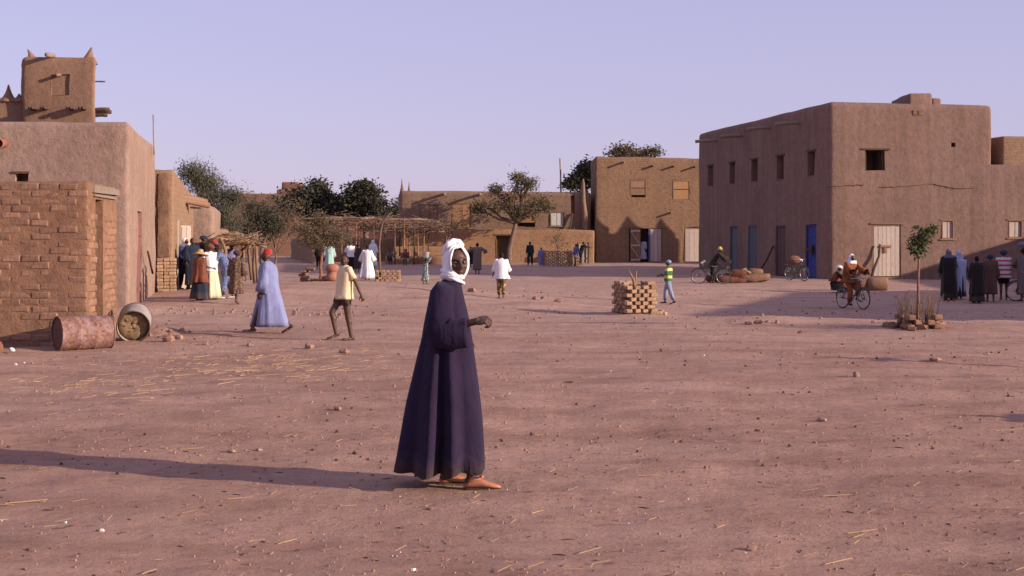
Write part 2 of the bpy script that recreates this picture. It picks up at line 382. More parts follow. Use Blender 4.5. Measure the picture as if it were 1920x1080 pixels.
def place(name, me, parent=None, local=False, loc=None, rz=None, **kw):
    """link a mesh; under a parent its vertices are world points unless local is set"""
    o = bpy.data.objects.new(name, me); COL.objects.link(o)
    if loc is not None: o.location = loc
    if rz is not None: o.rotation_euler = (0, 0, rz)
    if parent:
        o.parent = parent
        if not local and parent.parent is None: o.matrix_parent_inverse = parent.matrix_basis.inverted()
    for k, v in kw.items(): o[k] = v
    return o
def thing(name, label, cat, loc=(0, 0, 0), rz=0.0, group=None):
    o = bpy.data.objects.new(name, None); COL.objects.link(o)
    o.empty_display_size = 0.1; o.location = loc; o.rotation_euler = (0, 0, rz)
    o["label"], o["category"] = label, cat
    if group: o["group"] = group
    return o
def tag(o, label, cat, group=None):
    o["label"], o["category"] = label, cat
    if group: o["group"] = group
    return o
def copy_tree(o, parent=None):
    c = o.copy(); COL.objects.link(c)
    if parent: c.parent = parent
    for ch in list(o.children): copy_tree(ch, c)
    return c

def nz(p, s, seed=0.0): return noise.noise_vector(Vector((p[0] * s + seed, p[1] * s - seed, p[2] * s + 3 * seed)))

# ------------------------------------------------------------------ ground and sky-line terrain
def build_ground():
    xs, x = [0.0], 0.0
    while x < 14: x += 0.09; xs.append(x)
    st = 0.09
    while x < 2500: st *= 1.09; x += st; xs.append(x)
    xs = [-v for v in reversed(xs[1:])] + xs
    ys, y = [], 3.0
    while y < 140: ys.append(y); y += max(0.075, 0.0085 * y)
    st = 1.2
    while y < 3000: ys.append(y); st *= 1.25; y += st
    back, y, st = [], 3.0, 0.3
    while y > -600: st *= 1.25; y -= st; back.append(y)
    ys = list(reversed(back)) + ys
    nx = len(xs); vs = [(x, y, g(x, y)) for y in ys for x in xs]
    fs = [(j * nx + i, j * nx + i + 1, (j + 1) * nx + i + 1, (j + 1) * nx + i) for j in range(len(ys) - 1) for i in range(nx - 1)]
    mb = MB(); mb.v, mb.f = vs, fs
    o = mb.build("ground", M["earth"], kind="structure")
    o["label"] = "bare trodden pinkish earth of the open square"
build_ground()

# ------------------------------------------------------------------ mud buildings
class Face:
    """one vertical wall face from plan point A to B (seen from outside A is on the left)"""
    def __init__(s, A, B):
        s.A, s.B = Vector((A[0], A[1])), Vector((B[0], B[1])); s.d = (s.B - s.A); s.L = s.d.length; s.d.normalize()
        s.n = Vector((s.d.y, -s.d.x))
    def p(s, u, z, out=0.0):
        q = s.A + s.d * u + s.n * out; return Vector((q.x, q.y, z))
    def u(s, px):
        k = (px - 960) / FPX                                     # x = k*y
        return (k * s.A.y - s.A.x) / (s.d.x - k * s.d.y)
    def z(s, px, py):
        q = s.A + s.d * s.u(px); return px_z(py, q.y)
    def rect(s, x0, y0, x1, y1):
        xm = (x0 + x1) / 2
        return s.u(x0), s.u(x1), s.z(xm, y1), s.z(xm, y0)
    def bx(s, mb, u0, u1, z0, z1, o0, o1, jit=0.0):
        c = [s.p(u, z, o) for z in (z0, z1) for o in (o0, o1) for u in (u0, u1)]
        if jit: c = [v + Vector((rnd.uniform(-jit, jit), rnd.uniform(-jit, jit), rnd.uniform(-jit, jit))) for v in c]
        return mb.add(c, [(0, 1, 3, 2), (4, 6, 7, 5), (0, 4, 5, 1), (2, 3, 7, 6), (0, 2, 6, 4), (1, 5, 7, 3)])

def shell(pts, z0, z1, openings=None, bevel=0.14, step=0.55, amp=0.035, seed=0.0, rough=0.012):
    """walls and flat roof of a mud block as one mesh, with real recessed openings"""
    n = len(pts); faces = [Face(pts[i], pts[(i + 1) % n]) for i in range(n)]
    if not isinstance(z1, (list, tuple)): z1 = [z1] * n
    openings = openings or {}
    zb = {z0, min(z1) - max(0.35, bevel * 1.5)}
    for ops in openings.values():
        for o in ops: zb.add(o[2]); zb.add(o[3])
    def fill(bs, st):
        bs = sorted(bs); out = []
        for a, b in zip(bs, bs[1:]):
            if b - a < 0.02: continue
            k = max(1, round((b - a) / st)); out += [a + (b - a) * i / k for i in range(k)]
        return out + [bs[-1]]
    zs = fill(zb, step)
    bm = bmesh.new(); tops = []; corner, topedge = [], []
    for i, F in enumerate(faces):
        ops = openings.get(i, [])
        us = {0.0, F.L}
        for o in ops: us.add(o[0]); us.add(o[1])
        us = fill(us, step)
        grid = []
        for z in zs: grid.append([bm.verts.new(F.p(u, z)) for u in us])
        grid.append([bm.verts.new(F.p(u, z1[i] + (z1[(i + 1) % n] - z1[i]) * u / F.L)) for u in us])
        zz = zs + [max(z1)]
        for b in range(len(zz) - 1):
            for a in range(len(us) - 1):
                um, zm = (us[a] + us[a + 1]) / 2, (zz[b] + zz[b + 1]) / 2
                if any(o[0] < um < o[1] and o[2] < zm < o[3] for o in ops): continue
                bm.faces.new((grid[b][a], grid[b][a + 1], grid[b + 1][a + 1], grid[b + 1][a]))
        for (u0, u1, za, zc, dep) in ops:
            f = [bm.verts.new(F.p(u, z)) for u, z in ((u0, za), (u1, za), (u1, zc), (u0, zc))]
            k = [bm.verts.new(F.p(u, z, -dep)) for u, z in ((u0, za), (u1, za), (u1, zc), (u0, zc))]
            for q in range(4):
                r = (q + 1) % 4; bm.faces.new((f[r], f[q], k[q], k[r]))
            bm.faces.new((k[0], k[1], k[2], k[3]))
    bmesh.ops.remove_doubles(bm, verts=bm.verts, dist=0.004)
    zt = min(z1) - 0.02
    te = [e for e in bm.edges if e.is_boundary and e.verts[0].co.z > zt and e.verts[1].co.z > zt]
    res = bmesh.ops.contextual_create(bm, geom=te)
    cor = []
    for e in bm.edges:
        a, b = e.verts[0].co, e.verts[1].co
        if (a.xy - b.xy).length < 0.003 and any((a.xy - Vector(p[:2])).length < 0.01 for p in pts): cor.append(e)
    if bevel:
        bmesh.ops.bevel(bm, geom=list({*te, *cor}), offset=bevel, segments=3, profile=0.5, affect='EDGES', clamp_overlap=True)
    bmesh.ops.recalc_face_normals(bm, faces=bm.faces)
    for v in bm.verts:
        v.co += nz(v.co, 0.55, seed) * amp + nz(v.co, 2.3, seed) * rough
    return bm, faces
def bm_mesh(bm, name, mat, smooth=True):
    me = bpy.data.meshes.new(name); bm.to_mesh(me); bm.free()
    if smooth:
        me.polygons.foreach_set("use_smooth", [True] * len(me.polygons))
        try: me.set_sharp_from_angle(angle=R(50))
        except Exception: pass
    me.materials.append(mat); return me

def planks(parent, F, u0, u1, z0, z1, n, mat, o0, o1, gap=0.008, name="plank"):
    w = (u1 - u0) / n
    for k in range(n):
        mb = MB(); dz = rnd.uniform(-0.012, 0.012)
        F.bx(mb, u0 + k * w + gap, u0 + (k + 1) * w - gap, z0 + 0.01, z1 - 0.012 + dz, o0, o1 + rnd.uniform(-0.006, 0.006), 0.004)
        mb.build(name, mat, parent, smooth=False)
def plank_door(b, F, u0, u1, z0, z1, n, mat, frame_mat, depth=0.14, bars=True, label=None):
    """a door leaf of separate planks in a timber frame, standing in an opening"""
    mb = MB(); fw = 0.06
    F.bx(mb, u0, u0 + fw, z0, z1, -depth - 0.03, -0.03); F.bx(mb, u1 - fw, u1, z0, z1, -depth - 0.03, -0.03)
    F.bx(mb, u0 + fw, u1 - fw, z1 - fw, z1, -depth - 0.03, -0.03)
    dr = mb.build("door", frame_mat, b, smooth=False)
    if label: dr["label"] = label
    planks(dr, F, u0 + fw, u1 - fw, z0 + 0.02, z1 - fw, n, mat, -depth, -depth + 0.035)
    if bars:
        m2 = MB()
        for zz in (0.22, 0.78): F.bx(m2, u0 + fw + 0.02, u1 - fw - 0.02, z0 + (z1 - z0) * zz - 0.05, z0 + (z1 - z0) * zz + 0.05, -depth + 0.042, -depth + 0.065)
        m2.build("crossbar", mat, dr, smooth=False)
    return dr
def shutter_window(b, F, u0, u1, z0, z1, mat, frame_mat, leaves=2, boards=2, depth=0.1, lab=None):
    mb = MB(); fw = 0.045
    F.bx(mb, u0, u0 + fw, z0, z1, -depth, 0.02); F.bx(mb, u1 - fw, u1, z0, z1, -depth, 0.02)
    F.bx(mb, u0 + fw, u1 - fw, z1 - fw, z1, -depth, 0.02); F.bx(mb, u0 + fw, u1 - fw, z0, z0 + fw, -depth, 0.02)
    F.bx(mb, u0 - 0.1, u1 + 0.1, z1 + 0.004, z1 + 0.06, -0.05, 0.04); F.bx(mb, u0 - 0.1, u1 + 0.1, z0 - 0.06, z0 - 0.004, -0.05, 0.05)
    w = mb.build("window", frame_mat, b, smooth=False)
    if lab: w["label"] = lab
    lw = (u1 - u0 - 2 * fw) / leaves
    for k in range(leaves):
        planks(w, F, u0 + fw + k * lw + 0.012, u0 + fw + (k + 1) * lw - 0.012, z0 + fw, z1 - fw, boards, mat, -depth * 0.7, -depth * 0.7 + 0.03, 0.005, "shutter_board")
    return w
def beam(parent, name, p0, p1, r, mat, n=8, **kw):
    mb = MB(); p0, p1 = Vector(p0), Vector(p1); k = 5
    pts = [p0.lerp(p1, i / k) + (nz(p0 + (p1 - p0) * (i / k), 1.7) * r * 0.5 if 0 < i < k else Vector()) for i in range(k + 1)]
    mb.tube(pts, [r * rnd.uniform(0.9, 1.1) for _ in pts], n, jit=0.06)
    return mb.build(name, mat, parent, **kw)
def wall_beam(b, F, px, py, length, r, mat, name="drain_beam", drop=0.03, embed=0.3):
    u = F.u(px); z = F.z(px, py)
    return beam(b, name, F.p(u, z + drop, -embed), F.p(u, z - drop, length), r, mat)
def pinnacle(mb, c, h, r, n=10, lean=(0, 0), seed=0.0):
    rings = []
    for t, k in ((0, 1.0), (0.12, 0.93), (0.3, 0.66), (0.5, 0.42), (0.7, 0.25), (0.88, 0.15), (0.97, 0.10), (1.0, 0.03)):
        cc = Vector(c) + Vector((lean[0] * t * t, lean[1] * t * t, h * t))
        rings.append([cc + Vector((math.cos(6.2832 * i / n), math.sin(6.2832 * i / n), 0)) * r * k * (1 + 0.10 * noise.noise((i * 0.9, t * 4, seed))) for i in range(n)])
    mb.loft(rings, False, True)

BM8 = []
def brick_meshes(name, mat, L, D, H, n=6, jit=0.012):
    out = []
    for k in range(n):
        bm = bmesh.new(); bmesh.ops.create_cube(bm, size=1.0)
        for v in bm.verts: v.co = Vector((v.co.x * L, v.co.y * D, v.co.z * H)) + Vector((rnd.uniform(-jit, jit), rnd.uniform(-jit, jit), rnd.uniform(-jit, jit)))
        bmesh.ops.bevel(bm, geom=list(bm.edges), offset=min(H, D, L) * 0.16, segments=1, profile=0.5, affect='EDGES')
        out.append(bm_mesh(bm, name, mat, False))
    return out
# ------------------------------------------------------------------ houses on the near (west) side
ZB = -0.7
def house(name, label, cat, pts, z1, openings=None, mat=None, group=None, **kw):
    b = thing(name, label, cat, (pts[0][0], pts[0][1], 0), 0, group); b["kind"] = "thing"
    bm, F = shell(pts, kw.pop("z0", ZB), z1, openings, **kw)
    place("wall", bm_mesh(bm, "wall", mat), b)
    return b, F
def deck(b, name, pts, z0, z1, mat, **kw):
    bm, F = shell(pts, z0, z1, kw.pop("openings", None), **kw)
    return place(name, bm_mesh(bm, name, mat), b), F

# brick annexe with the recessed doorway
ya = 24.72
pts = [(-11.4, ya), (px_x(165, ya), ya), (px_x(220.5, ya + 2.45), ya + 2.45), (-11.4, ya + 2.45)]
Fa = Face(pts[1], pts[2]); ud0, ud1 = Fa.u(179), Fa.u(193)
za = px_z(340, ya)
annex, F = house("brick_annex", "low annexe of eroded ochre mud bricks with a narrow doorway behind the oil drums", "building",
                 pts, za, {1: [(ud0, ud1, ZB, px_z(374, ya + .7), 0.5)]}, M["mud_brick"], bevel=0.07, amp=0.010, rough=0.009, step=0.35)
fr, sd = F[0], F[1]
BR = brick_meshes("brick", M["brick"], 0.322, 0.15, 0.118, 12, 0.014)
row, z = 0, -0.30
while z < za - .16:
    u = fr.L + 0.01 - (0.0 if row % 2 else 0.17)
    while u > 1.0:
        if rnd.random() > (0.07 if z > 0.8 else 0.30):
            p = fr.p(u - 0.18 + rnd.uniform(-.016, .016), z + 0.07 + rnd.uniform(-.01, .01), -0.070 + rnd.choice((-0.012, -0.006, -0.003, 0.0, 0.003, 0.008)))
            o = place("brick", rnd.choice(BR), annex, loc=p)
            o.rotation_euler = (rnd.uniform(-.04, .04), rnd.uniform(-.025, .025), rnd.uniform(-.05, .05))
        u -= 0.332
    z += 0.125; row += 1
mb = MB(); sd.bx(mb, 0.30, 2.30, px_z(362, ya + 1), px_z(350, ya + 1), -0.2, 0.06, 0.015); mb.build("lintel", M["wood_grey"], annex, smooth=False)
mb = MB(); sd.bx(mb, 0.35, 2.2, px_z(372, ya + 1) + .02, px_z(366, ya + 1), -0.2, 0.035, 0.012); mb.build("lintel", M["wood_grey"], annex, smooth=False)
z, row = -0.2, 0
while z < 2.2:                                                     # brick ends showing on the sunlit flank
    for u in ((0.22, 0.50) if row % 2 else (0.36,)):
        o = place("brick", rnd.choice(BR), annex, loc=sd.p(u, z + 0.07, -0.071 + rnd.uniform(-.004, .006))); o.rotation_euler = (0, 0, R(90) + rnd.uniform(-.04, .04))
    for u in ((ud1 + .22, ud1 + .58, ud1 + .94) if row % 2 else (ud1 + .40, ud1 + .76)):
        o = place("brick", rnd.choice(BR), annex, loc=sd.p(u, z + 0.07, -0.071 + rnd.uniform(-.004, .006))); o.rotation_euler = (0, 0, R(90) + rnd.uniform(-.04, .04))
    z += 0.125; row += 1

# plastered house with the red door
C = (px_x(241, 36.9), 36.9)
pts = [(-17.0, 36.85), C, (px_x(290.5, 45.2), 45.2), (-18.0, 44.0)]
F0, F1 = Face(pts[0], pts[1]), Face(pts[1], pts[2])
zt = px_z(228, 36.9)
w0 = F0.rect(27, 325, 51, 340); dr = F1.rect(257.5, 398, 265.5, 572)
lefth, F = house("plastered_house", "pale plastered mud house with a narrow red door behind the brick annexe", "building",
                 pts, [zt, zt, px_z(272, 45.2), 4.8], {0: [(*w0, 0.5)], 1: [(dr[0], dr[1], ZB, dr[3], 0.12)]}, M["mud_left"], bevel=0.12, amp=0.05, rough=0.02, step=0.4)
plank_door(lefth, F[1], dr[0] + .01, dr[1] - .01, -0.1, dr[3] - .01, 4, M["paint_red"], M["paint_red"], 0.06, True)
u = F[1].u(266.5); beam(lefth, "prop_pole", F[1].p(u, 1.55, 0.16), F[1].p(u + 0.9, 0.9, 0.22), 0.03, M["wood_dark"])
mb = MB(); u, z = F[0].u(6), F[0].z(6, 268)
n = 14; rings = []
for rr, out in ((0.13, -0.1), (0.13, 0.30), (0.145, 0.32), (0.145, 0.36), (0.105, 0.36), (0.10, 0.0)):
    rings.append([F[0].p(u + math.cos(6.2832 * i / n) * rr, z + math.sin(6.2832 * i / n) * rr - out * 0.12, out) for i in range(n)])
mb.loft(rings, True, True); mb.build("drain_pipe", M["clay"], lefth)
mb = MB(); F[0].bx(mb, w0[0] - .06, w0[1] + .06, w0[3] + .004, w0[3] + .05, -.1, .03, .006); mb.build("lintel", M["wood_dark"], lefth, smooth=False)

# crenellated tower house behind it
Yt = 50.0; zt = px_z(106, Yt)
pts = [(px_x(42, Yt), Yt), (px_x(180, Yt), Yt), (px_x(180, Yt) - 1.35, 54), (px_x(42, Yt) - 1.4, 54)]
Ft = Face(pts[0], pts[1])
niche = Ft.rect(96, 138, 131, 178)
tower, F = house("tower_house", "square crenellated mud tower with horned corners and beam ends above the plastered house", "building",
                 pts, zt, {0: [(*niche, 0.07)]}, M["mud_tower"], bevel=0.12, amp=0.09, rough=0.03, step=0.4, seed=3.3)
mb = MB()
for px, h, lx in ((56, 0.30, -0.20), (160, 0.38, 0.12)):
    mb = MB(); pinnacle(mb, (px_x(px, Yt), Yt + 0.36, zt - 0.22), h + 0.22, 0.33, 12, (lx, 0), px); mb.build("horn", M["mud_tower"], tower)
for px in (63, 86, 134, 157):
    u, z = F[0].u(px), F[0].z(px, 203)
    for k in range(2): beam(tower, "beam_end", F[0].p(u + k * 0.10 - 0.05, z, -0.3), F[0].p(u + k * 0.10 - 0.05 + 0.03, z - 0.02, 0.42), 0.055, M["wood_dark"])
wall_beam(tower, F[0], 95, 104, 0.42, 0.085, M["wood_grey"], "drain_beam")
wall_beam(tower, F[0], 111, 141, 0.30, 0.06, M["wood_grey"], "beam_end")
for z, l, y in ((px_z(206, 50.3), .40, 50.25), (px_z(216, 50.3), .30, 50.32), (px_z(210, 50.5), .38, 50.55)):
    beam(tower, "beam_end", (px_x(180, Yt) - 0.4, y, z), (px_x(180, Yt) + l, y, z), 0.07, M["wood_dark"])
beam(tower, "beam_end", (px_x(180, Yt) - 0.4, 50.4, px_z(153, 50.4)), (px_x(180, Yt) + 0.2, 50.4, px_z(153, 50.4)), 0.025, M["wood_dark"])
zl = px_z(184, 50.3)
o, _ = deck(tower, "side_wing", [(-22.5, 50.3), (px_x(42, Yt) + 0.1, 50.3), (px_x(42, Yt) + 0.1, 53.6), (-22.5, 53.6)], ZB, zl, M["mud_tower"], bevel=0.08, amp=0.05, seed=2.0)
mb = MB()
for px in (16, -22, -60, 36): pinnacle(mb, (px_x(px, 50.5), 50.5, zl - 0.12), 0.62 if px != 36 else 0.3, 0.30, 10, (0.0, 0), px)
mb.build("pinnacle", M["mud_tower"], o)

# rough brown house with the awning logs and the open plank door
pts = [(-12.9, 45.25), (px_x(326, 45.6), 45.6), (px_x(362, 52.4), 52.4), (-13.6, 52.4)]
z4 = px_z(318, 45.6)
Fs = Face(pts[1], pts[2]); ud = Fs.u(341.5)
b2, F = house("rough_house", "rough brown mud house with projecting awning logs and a pale plank door", "building",
              pts, [z4, z4, px_z(366, 52.4), 3.6], {1: [(4.7, 5.7, ZB, 2.35, 0.7)]}, M["mud_side"], bevel=0.10, amp=0.06, rough=0.03, step=0.35, seed=8.1)
F0 = F[0]
pb = brick_meshes("brick", M["brick_pale"], 0.20, 0.16, 0.10, 5, 0.012)
for cpx in (300.5, 313, 324.5):
    u = F0.u(cpx); z = -0.05
    while z < F0.z(cpx, 487):
        o = place("brick", rnd.choice(pb), b2, loc=F0.p(u + rnd.uniform(-.012, .012), z, 0.06 + rnd.uniform(-.01, .015))); o.rotation_euler = (0, 0, 0.2 + rnd.uniform(-.05, .05))
        z += 0.108
bm, _ = shell([tuple(F0.p(F0.u(294), 0, 0.05).xy), tuple(F0.p(F0.L - 0.13, 0, 0.05).xy), tuple(F0.p(F0.L - 0.13, 0, -0.2).xy), tuple(F0.p(F0.u(294), 0, -0.2).xy)], 1.34, z4 - 0.12, None, bevel=0.04, step=0.2, amp=0.02, rough=0.045)
place("rough_patch", bm_mesh(bm, "rough_patch", M["mud_dark"]), b2)
FL = Face((px_x(339.5, 47.8), 47.8), (px_x(357, 48.5), 48.5))
zc = px_z(424, 48)
mb = MB(); FL.bx(mb, -0.02, FL.L + 0.02, 0.02, zc + 0.02, -0.03, -0.004)
door = mb.build("door", M["wood_pale"], b2, smooth=False)
planks(door, FL, 0, FL.L, 0.03, zc, 2, M["wood_pale"], 0.0, 0.03)
mb = MB(); u = Fs.u(333); Fs.bx(mb, u - 0.1, u + 0.1, -0.05, px_z(414, 48), -0.05, 0.04); mb.build("door_post", M["wood_pale"], b2, smooth=False)
for (a, ya), (b_, yb), r in (((336, 364), (386, 379), .12), ((342, 372), (391, 385), .10)):
    beam(b2, "awning_log", (px_x(a, 48.8) - .4, 48.8, px_z(ya, 48.8)), (px_x(b_, 50.2), 50.2, px_z(yb, 50.2)), r, M["wood_brown"])
beam(b2, "awning_log", (px_x(352, 51) - .5, 51.2, px_z(386, 51)), (px_x(374, 51), 51.2, px_z(390, 51)), 0.04, M["wood_dark"])

b3, F = house("square_house", "small square mud house with a plain wall beyond the rough brown house", "building",
              [(-13.4, 53.4), (px_x(403, 53.7), 53.7), (-12.3, 60.0), (-14.6, 59.5)], px_z(386, 53.6), None, M["mud_left"], bevel=0.18, amp=0.05, seed=5)
b, F = house("low_wall", "short sunlit stub of mud wall beside the market shelter", "wall",
              [(-12.9, 60.5), (px_x(424, 60.9), 60.9), (-12.4, 62.5), (-13.5, 62.0)], px_z(429, 60.8), None, M["mud_side"], bevel=0.2, amp=0.08, seed=6)

# ------------------------------------------------------------------ big two-storey house on the east side
CR = (px_x(1555, 66.0), 66.0)
pts = [CR, (px_x(1861, 66.9), 66.9), (19.6, 86.5), (px_x(1309, 85.3), 85.3)]
Ff, Fl = Face(pts[0], pts[1]), Face(pts[3], pts[0])
zr = px_z(190, 66.0)
slits = [(1327, 311, 1336.5, 350), (1368, 305, 1378, 346), (1408.5, 299, 1420, 341), (1456, 292, 1469, 338), (1514, 284, 1528, 331)]
sdoors = [(1369, 424, 1383.5, "paint_teal"), (1402, 423, 1418.5, "paint_teal"), (1454, 423, 1473, "paint_maroon"), (1511, 421, 1531, "paint_blue")]
opl = [(*Fl.rect(*s), 1.2) for s in slits]
opd = []
for x0, y0, x1, mt in sdoors:
    r_ = Fl.rect(x0, y0, x1, 515); opd.append((r_[0], r_[1], ZB, r_[3], 0.22))
win = Ff.rect(1622, 281, 1659, 319); dor = Ff.rect(1636, 421, 1689, 522); sw = Ff.rect(1766, 413, 1788, 448); ho = Ff.rect(1784, 267, 1792, 275)
big, F = house("two_storey_house", "big smooth two-storey mud house with five slit windows and a blue door", "building",
               pts, [zr, px_z(197, 66.9), zr, px_z(250, 85.3)], {0: [(*win, 1.5), (dor[0], dor[1], ZB, dor[3], 0.10), (*sw, 0.3), (*ho, 0.6)], 3: opl + opd},
               M["mud_right"], bevel=0.22, amp=0.032, rough=0.012, step=0.6, seed=1.2)
for r_ in opl:
    mb = MB(); Fl.bx(mb, r_[0] - .14, r_[1] + .14, r_[3] + .003, r_[3] + .08, -.12, .03, .008); w = mb.build("window", M["wood_dark"], big, smooth=False)
    m2 = MB(); Fl.bx(m2, r_[0], r_[1], r_[2] + .003, r_[2] + .05, -.3, .015, .004); m2.build("sill", M["mud_right"], w, smooth=False)
    m2 = MB(); Fl.bx(m2, r_[0] + .004, r_[1] - .004, r_[2] + .055, r_[3] - .004, -.36, -.30); m2.build("shade_panel", M["wood_dark"], w, smooth=False)  # dark panel added inside the slit to stand in for its deep shade
for r_, (_, _, _, mt) in zip(opd, sdoors):
    um = (r_[0] + r_[1]) / 2; q = Fl.p(um, 0)
    d_ = plank_door(big, Fl, r_[0] + .01, r_[1] - .01, g(q.x, q.y) + .02, r_[3] - .01, 3, M[mt], M[mt], 0.12, mt == "paint_blue",
               {"paint_blue": "blue plank door with a wooden lock", "paint_maroon": "faded maroon plank door"}.get(mt))
    if mt == "paint_blue":
        m2 = MB(); Fl.bx(m2, um - .12, um + .14, 1.25, 1.7, -.04, .06, .01); Fl.bx(m2, um - .3, um + .3, 1.42, 1.54, .062, .12, .01); m2.build("wooden_lock", M["wood_dark"], d_, smooth=False)
mb = MB(); Ff.bx(mb, win[0] - .2, win[1] + .25, win[3] + .003, win[3] + .07, -.1, .05, .01); w = mb.build("window", M["wood_dark"], big, smooth=False)
m2 = MB(); Ff.bx(m2, win[0] + .03, win[0] + .09, win[2] + .02, win[3] - .02, -.4, -.1); Ff.bx(m2, win[1] - .09, win[1] - .03, win[2] + .02, win[3] - .02, -.4, -.1); m2.build("window_post", M["wood_dark"], w, smooth=False)
q = Ff.p((dor[0] + dor[1]) / 2, 0)
dd = plank_door(big, Ff, dor[0] + .01, dor[1] - .01, g(q.x, q.y) + .12, dor[3] - .01, 6, M["wood_pale"], M["wood_brown"], 0.05, False, "wide pale door of bleached vertical planks")
m2 = MB(); Ff.bx(m2, dor[0] - .12, dor[1] + .12, dor[3] + .004, dor[3] + .08, -.06, .05, .01); m2.build("lintel", M["wood_brown"], dd, smooth=False)
m2 = MB(); Ff.bx(m2, dor[0] - .1, dor[1] + .1, ZB, g(q.x, q.y) + .11, -.04, .06, .01); m2.build("threshold", M["wood_brown"], dd, smooth=False)
m2 = MB(); u_, z_ = Ff.u(1660), Ff.z(1660, 462); Ff.bx(m2, u_ - .25, u_ + .28, z_ - .05, z_ + .05, .0, .06, .008); Ff.bx(m2, u_ - .06, u_ + .06, z_ - .3, z_ - .055, .0, .05, .008); m2.build("latch", M["wood_brown"], dd, smooth=False)
shutter_window(big, Ff, sw[0], sw[1], sw[2], sw[3], M["wood_pale"], M["wood_brown"], 2, 1, 0.12)
for px, py in ((1343, 264), (1391, 255), (1443, 241), (1499, 231)):
    wall_beam(big, Fl, px, py, 1.25, 0.085, M["wood_grey"], "drain_spout", 0.06)
zz = px_z(173, 74)
ht, _ = deck(big, "roof_hatch", [(px_x(1704, 73.5), 73.5), (px_x(1749, 73.8), 73.8), (px_x(1749, 73.8) - .4, 78.5), (px_x(1671, 77.8), 77.8)], zr - .25, px_z(174, 73.6), M["mud_right"], bevel=0.12, amp=0.05, seed=4)
deck(big, "roof_step", [(px_x(1749, 73.9) + .01, 74.0), (px_x(1766, 74.1), 74.1), (px_x(1766, 74.1), 77.5), (px_x(1749, 73.9), 77.5)], zr - .25, px_z(184, 74), M["mud_right"], bevel=0.12, amp=0.05, seed=4)
mb = MB(); u_, z_ = Ff.u(1721), Ff.z(1721, 212)
for k in (-.14, .14): Ff.bx(mb, u_ + k - .1, u_ + k + .1, z_ - .11, z_ + .11, -.05, .035, .02)
mb.build("plaster_scar", M["mud_brick"], big, smooth=False)
def seam(F, pts, w, parent, mat):
    mb = MB(); up, dn = [], []
    for a, b in zip(pts, pts[1:]):
        for k in range(8):
            px, py = a[0] + (b[0] - a[0]) * k / 8, a[1] + (b[1] - a[1]) * k / 8; u, z = F.u(px), F.z(px, py); h = w * (.5 + .5 * noise.noise((px * .13, 1, 2)) + .35 * noise.noise((px * .5, 3, 2))); d_ = .05 * noise.noise((px * .21, 7, 1))
            up.append((u, z + max(.015, h) + d_)); dn.append((u, z - max(.015, h) + d_))
    for out, nm in ((.045, 0),): mb.loft([[F.p(u, z, -.05) for u, z in up], [F.p(u, z, out - .02) for u, z in up], [F.p(u, (z + q[1]) / 2, out) for (u, z), q in zip(up, dn)], [F.p(u, z, out - .02) for u, z in dn], [F.p(u, z, -.05) for u, z in dn]], False, False, False)
    mb.build("plaster_seam", mat, parent)
seam(Ff, ((1557, 349), (1600, 347), (1622, 346)), .035, big, M["mud_dark"]); seam(Ff, ((1650, 351), (1700, 349), (1745, 344), (1790, 353), (1850, 352)), .03, big, M["mud_dark"])

P1 = pts[1]; dv = Vector((0.992, 0.125))
P2 = (P1[0] + dv.x * 9, P1[1] + dv.y * 9)
Q0 = (P1[0] - 2.6, P1[1] - .325 + .16); Q1 = (P1[0] - .45, P1[1] - .056 - .05); P2 = (P2[0], P2[1] - .03)
Fq = Face(Q1, P2)
sw2 = Fq.rect(1891, 413, 1917, 446)
nb, F = house("neighbour_house", "lower mud house joined to the big two-storey one, with a shuttered window and raised room", "building",
              [Q0, Q1, P2, (P2[0] - 1.5, P2[1] + 8), (P1[0] - .6, P1[1] + 8)], px_z(309, 67), {1: [(*sw2, 0.3)]}, M["mud_right"], bevel=0.012, amp=0.0, rough=0.0, seed=1.2)
shutter_window(nb, F[1], *sw2, M["wood_pale"], M["wood_brown"], 2, 1, 0.12)
deck(nb, "raised_room", [(px_x(1880, 67.2), 67.2), (P2[0], P2[1] + .05), (P2[0] - 1, P2[1] + 6), (px_x(1880, 67.2) - 1.1, 74)], px_z(309, 67) - .2, px_z(255, 67.2), M["mud_side"], bevel=0.08, amp=0.04, seed=9)

# houses outside the view whose long shadows cross the square
house("corner_house", "mud house beyond the edge of the square that shades the waiting people", "building",
      [(24.5, 28.0), (40, 30.0), (44, 48), (31.0, 46.5)], 6.0, None, M["mud_far"], bevel=0.2, step=2.0)
house("lane_house", "lower mud house across the lane from the two-storey house", "building",
      [(32.0, 47.5), (44, 49), (43, 66.0), (32.6, 65.0)], 4.6, None, M["mud_far"], bevel=0.2, step=2.0)
pin, F = house("pinnacled_wall", "tall mud wall with pointed pinnacles hidden behind the big two-storey house", "wall",
      [(15.7, 95.5), (23.5, 95.5), (23.5, 96.0), (15.7, 96.0)], 5.6, None, M["mud_far"], bevel=0.06, step=1.5, amp=.02)  # unseen; cut thin so its shadow clears the yard wall
mb = MB()
for x in (16.5, 19.45, 22.3):
    mb.loft([[Vector((x + math.cos(6.2832 * i / 12) * r_, 95.75 + math.sin(6.2832 * i / 12) * r_, 5.3 + h)) for i in range(12)] for r_, h in ((.52, 0), (.50, .45), (.36, .75), (.2, 1.15), (.02, 1.75))], False, True)
mb.build("pinnacle", M["mud_far"], pin)

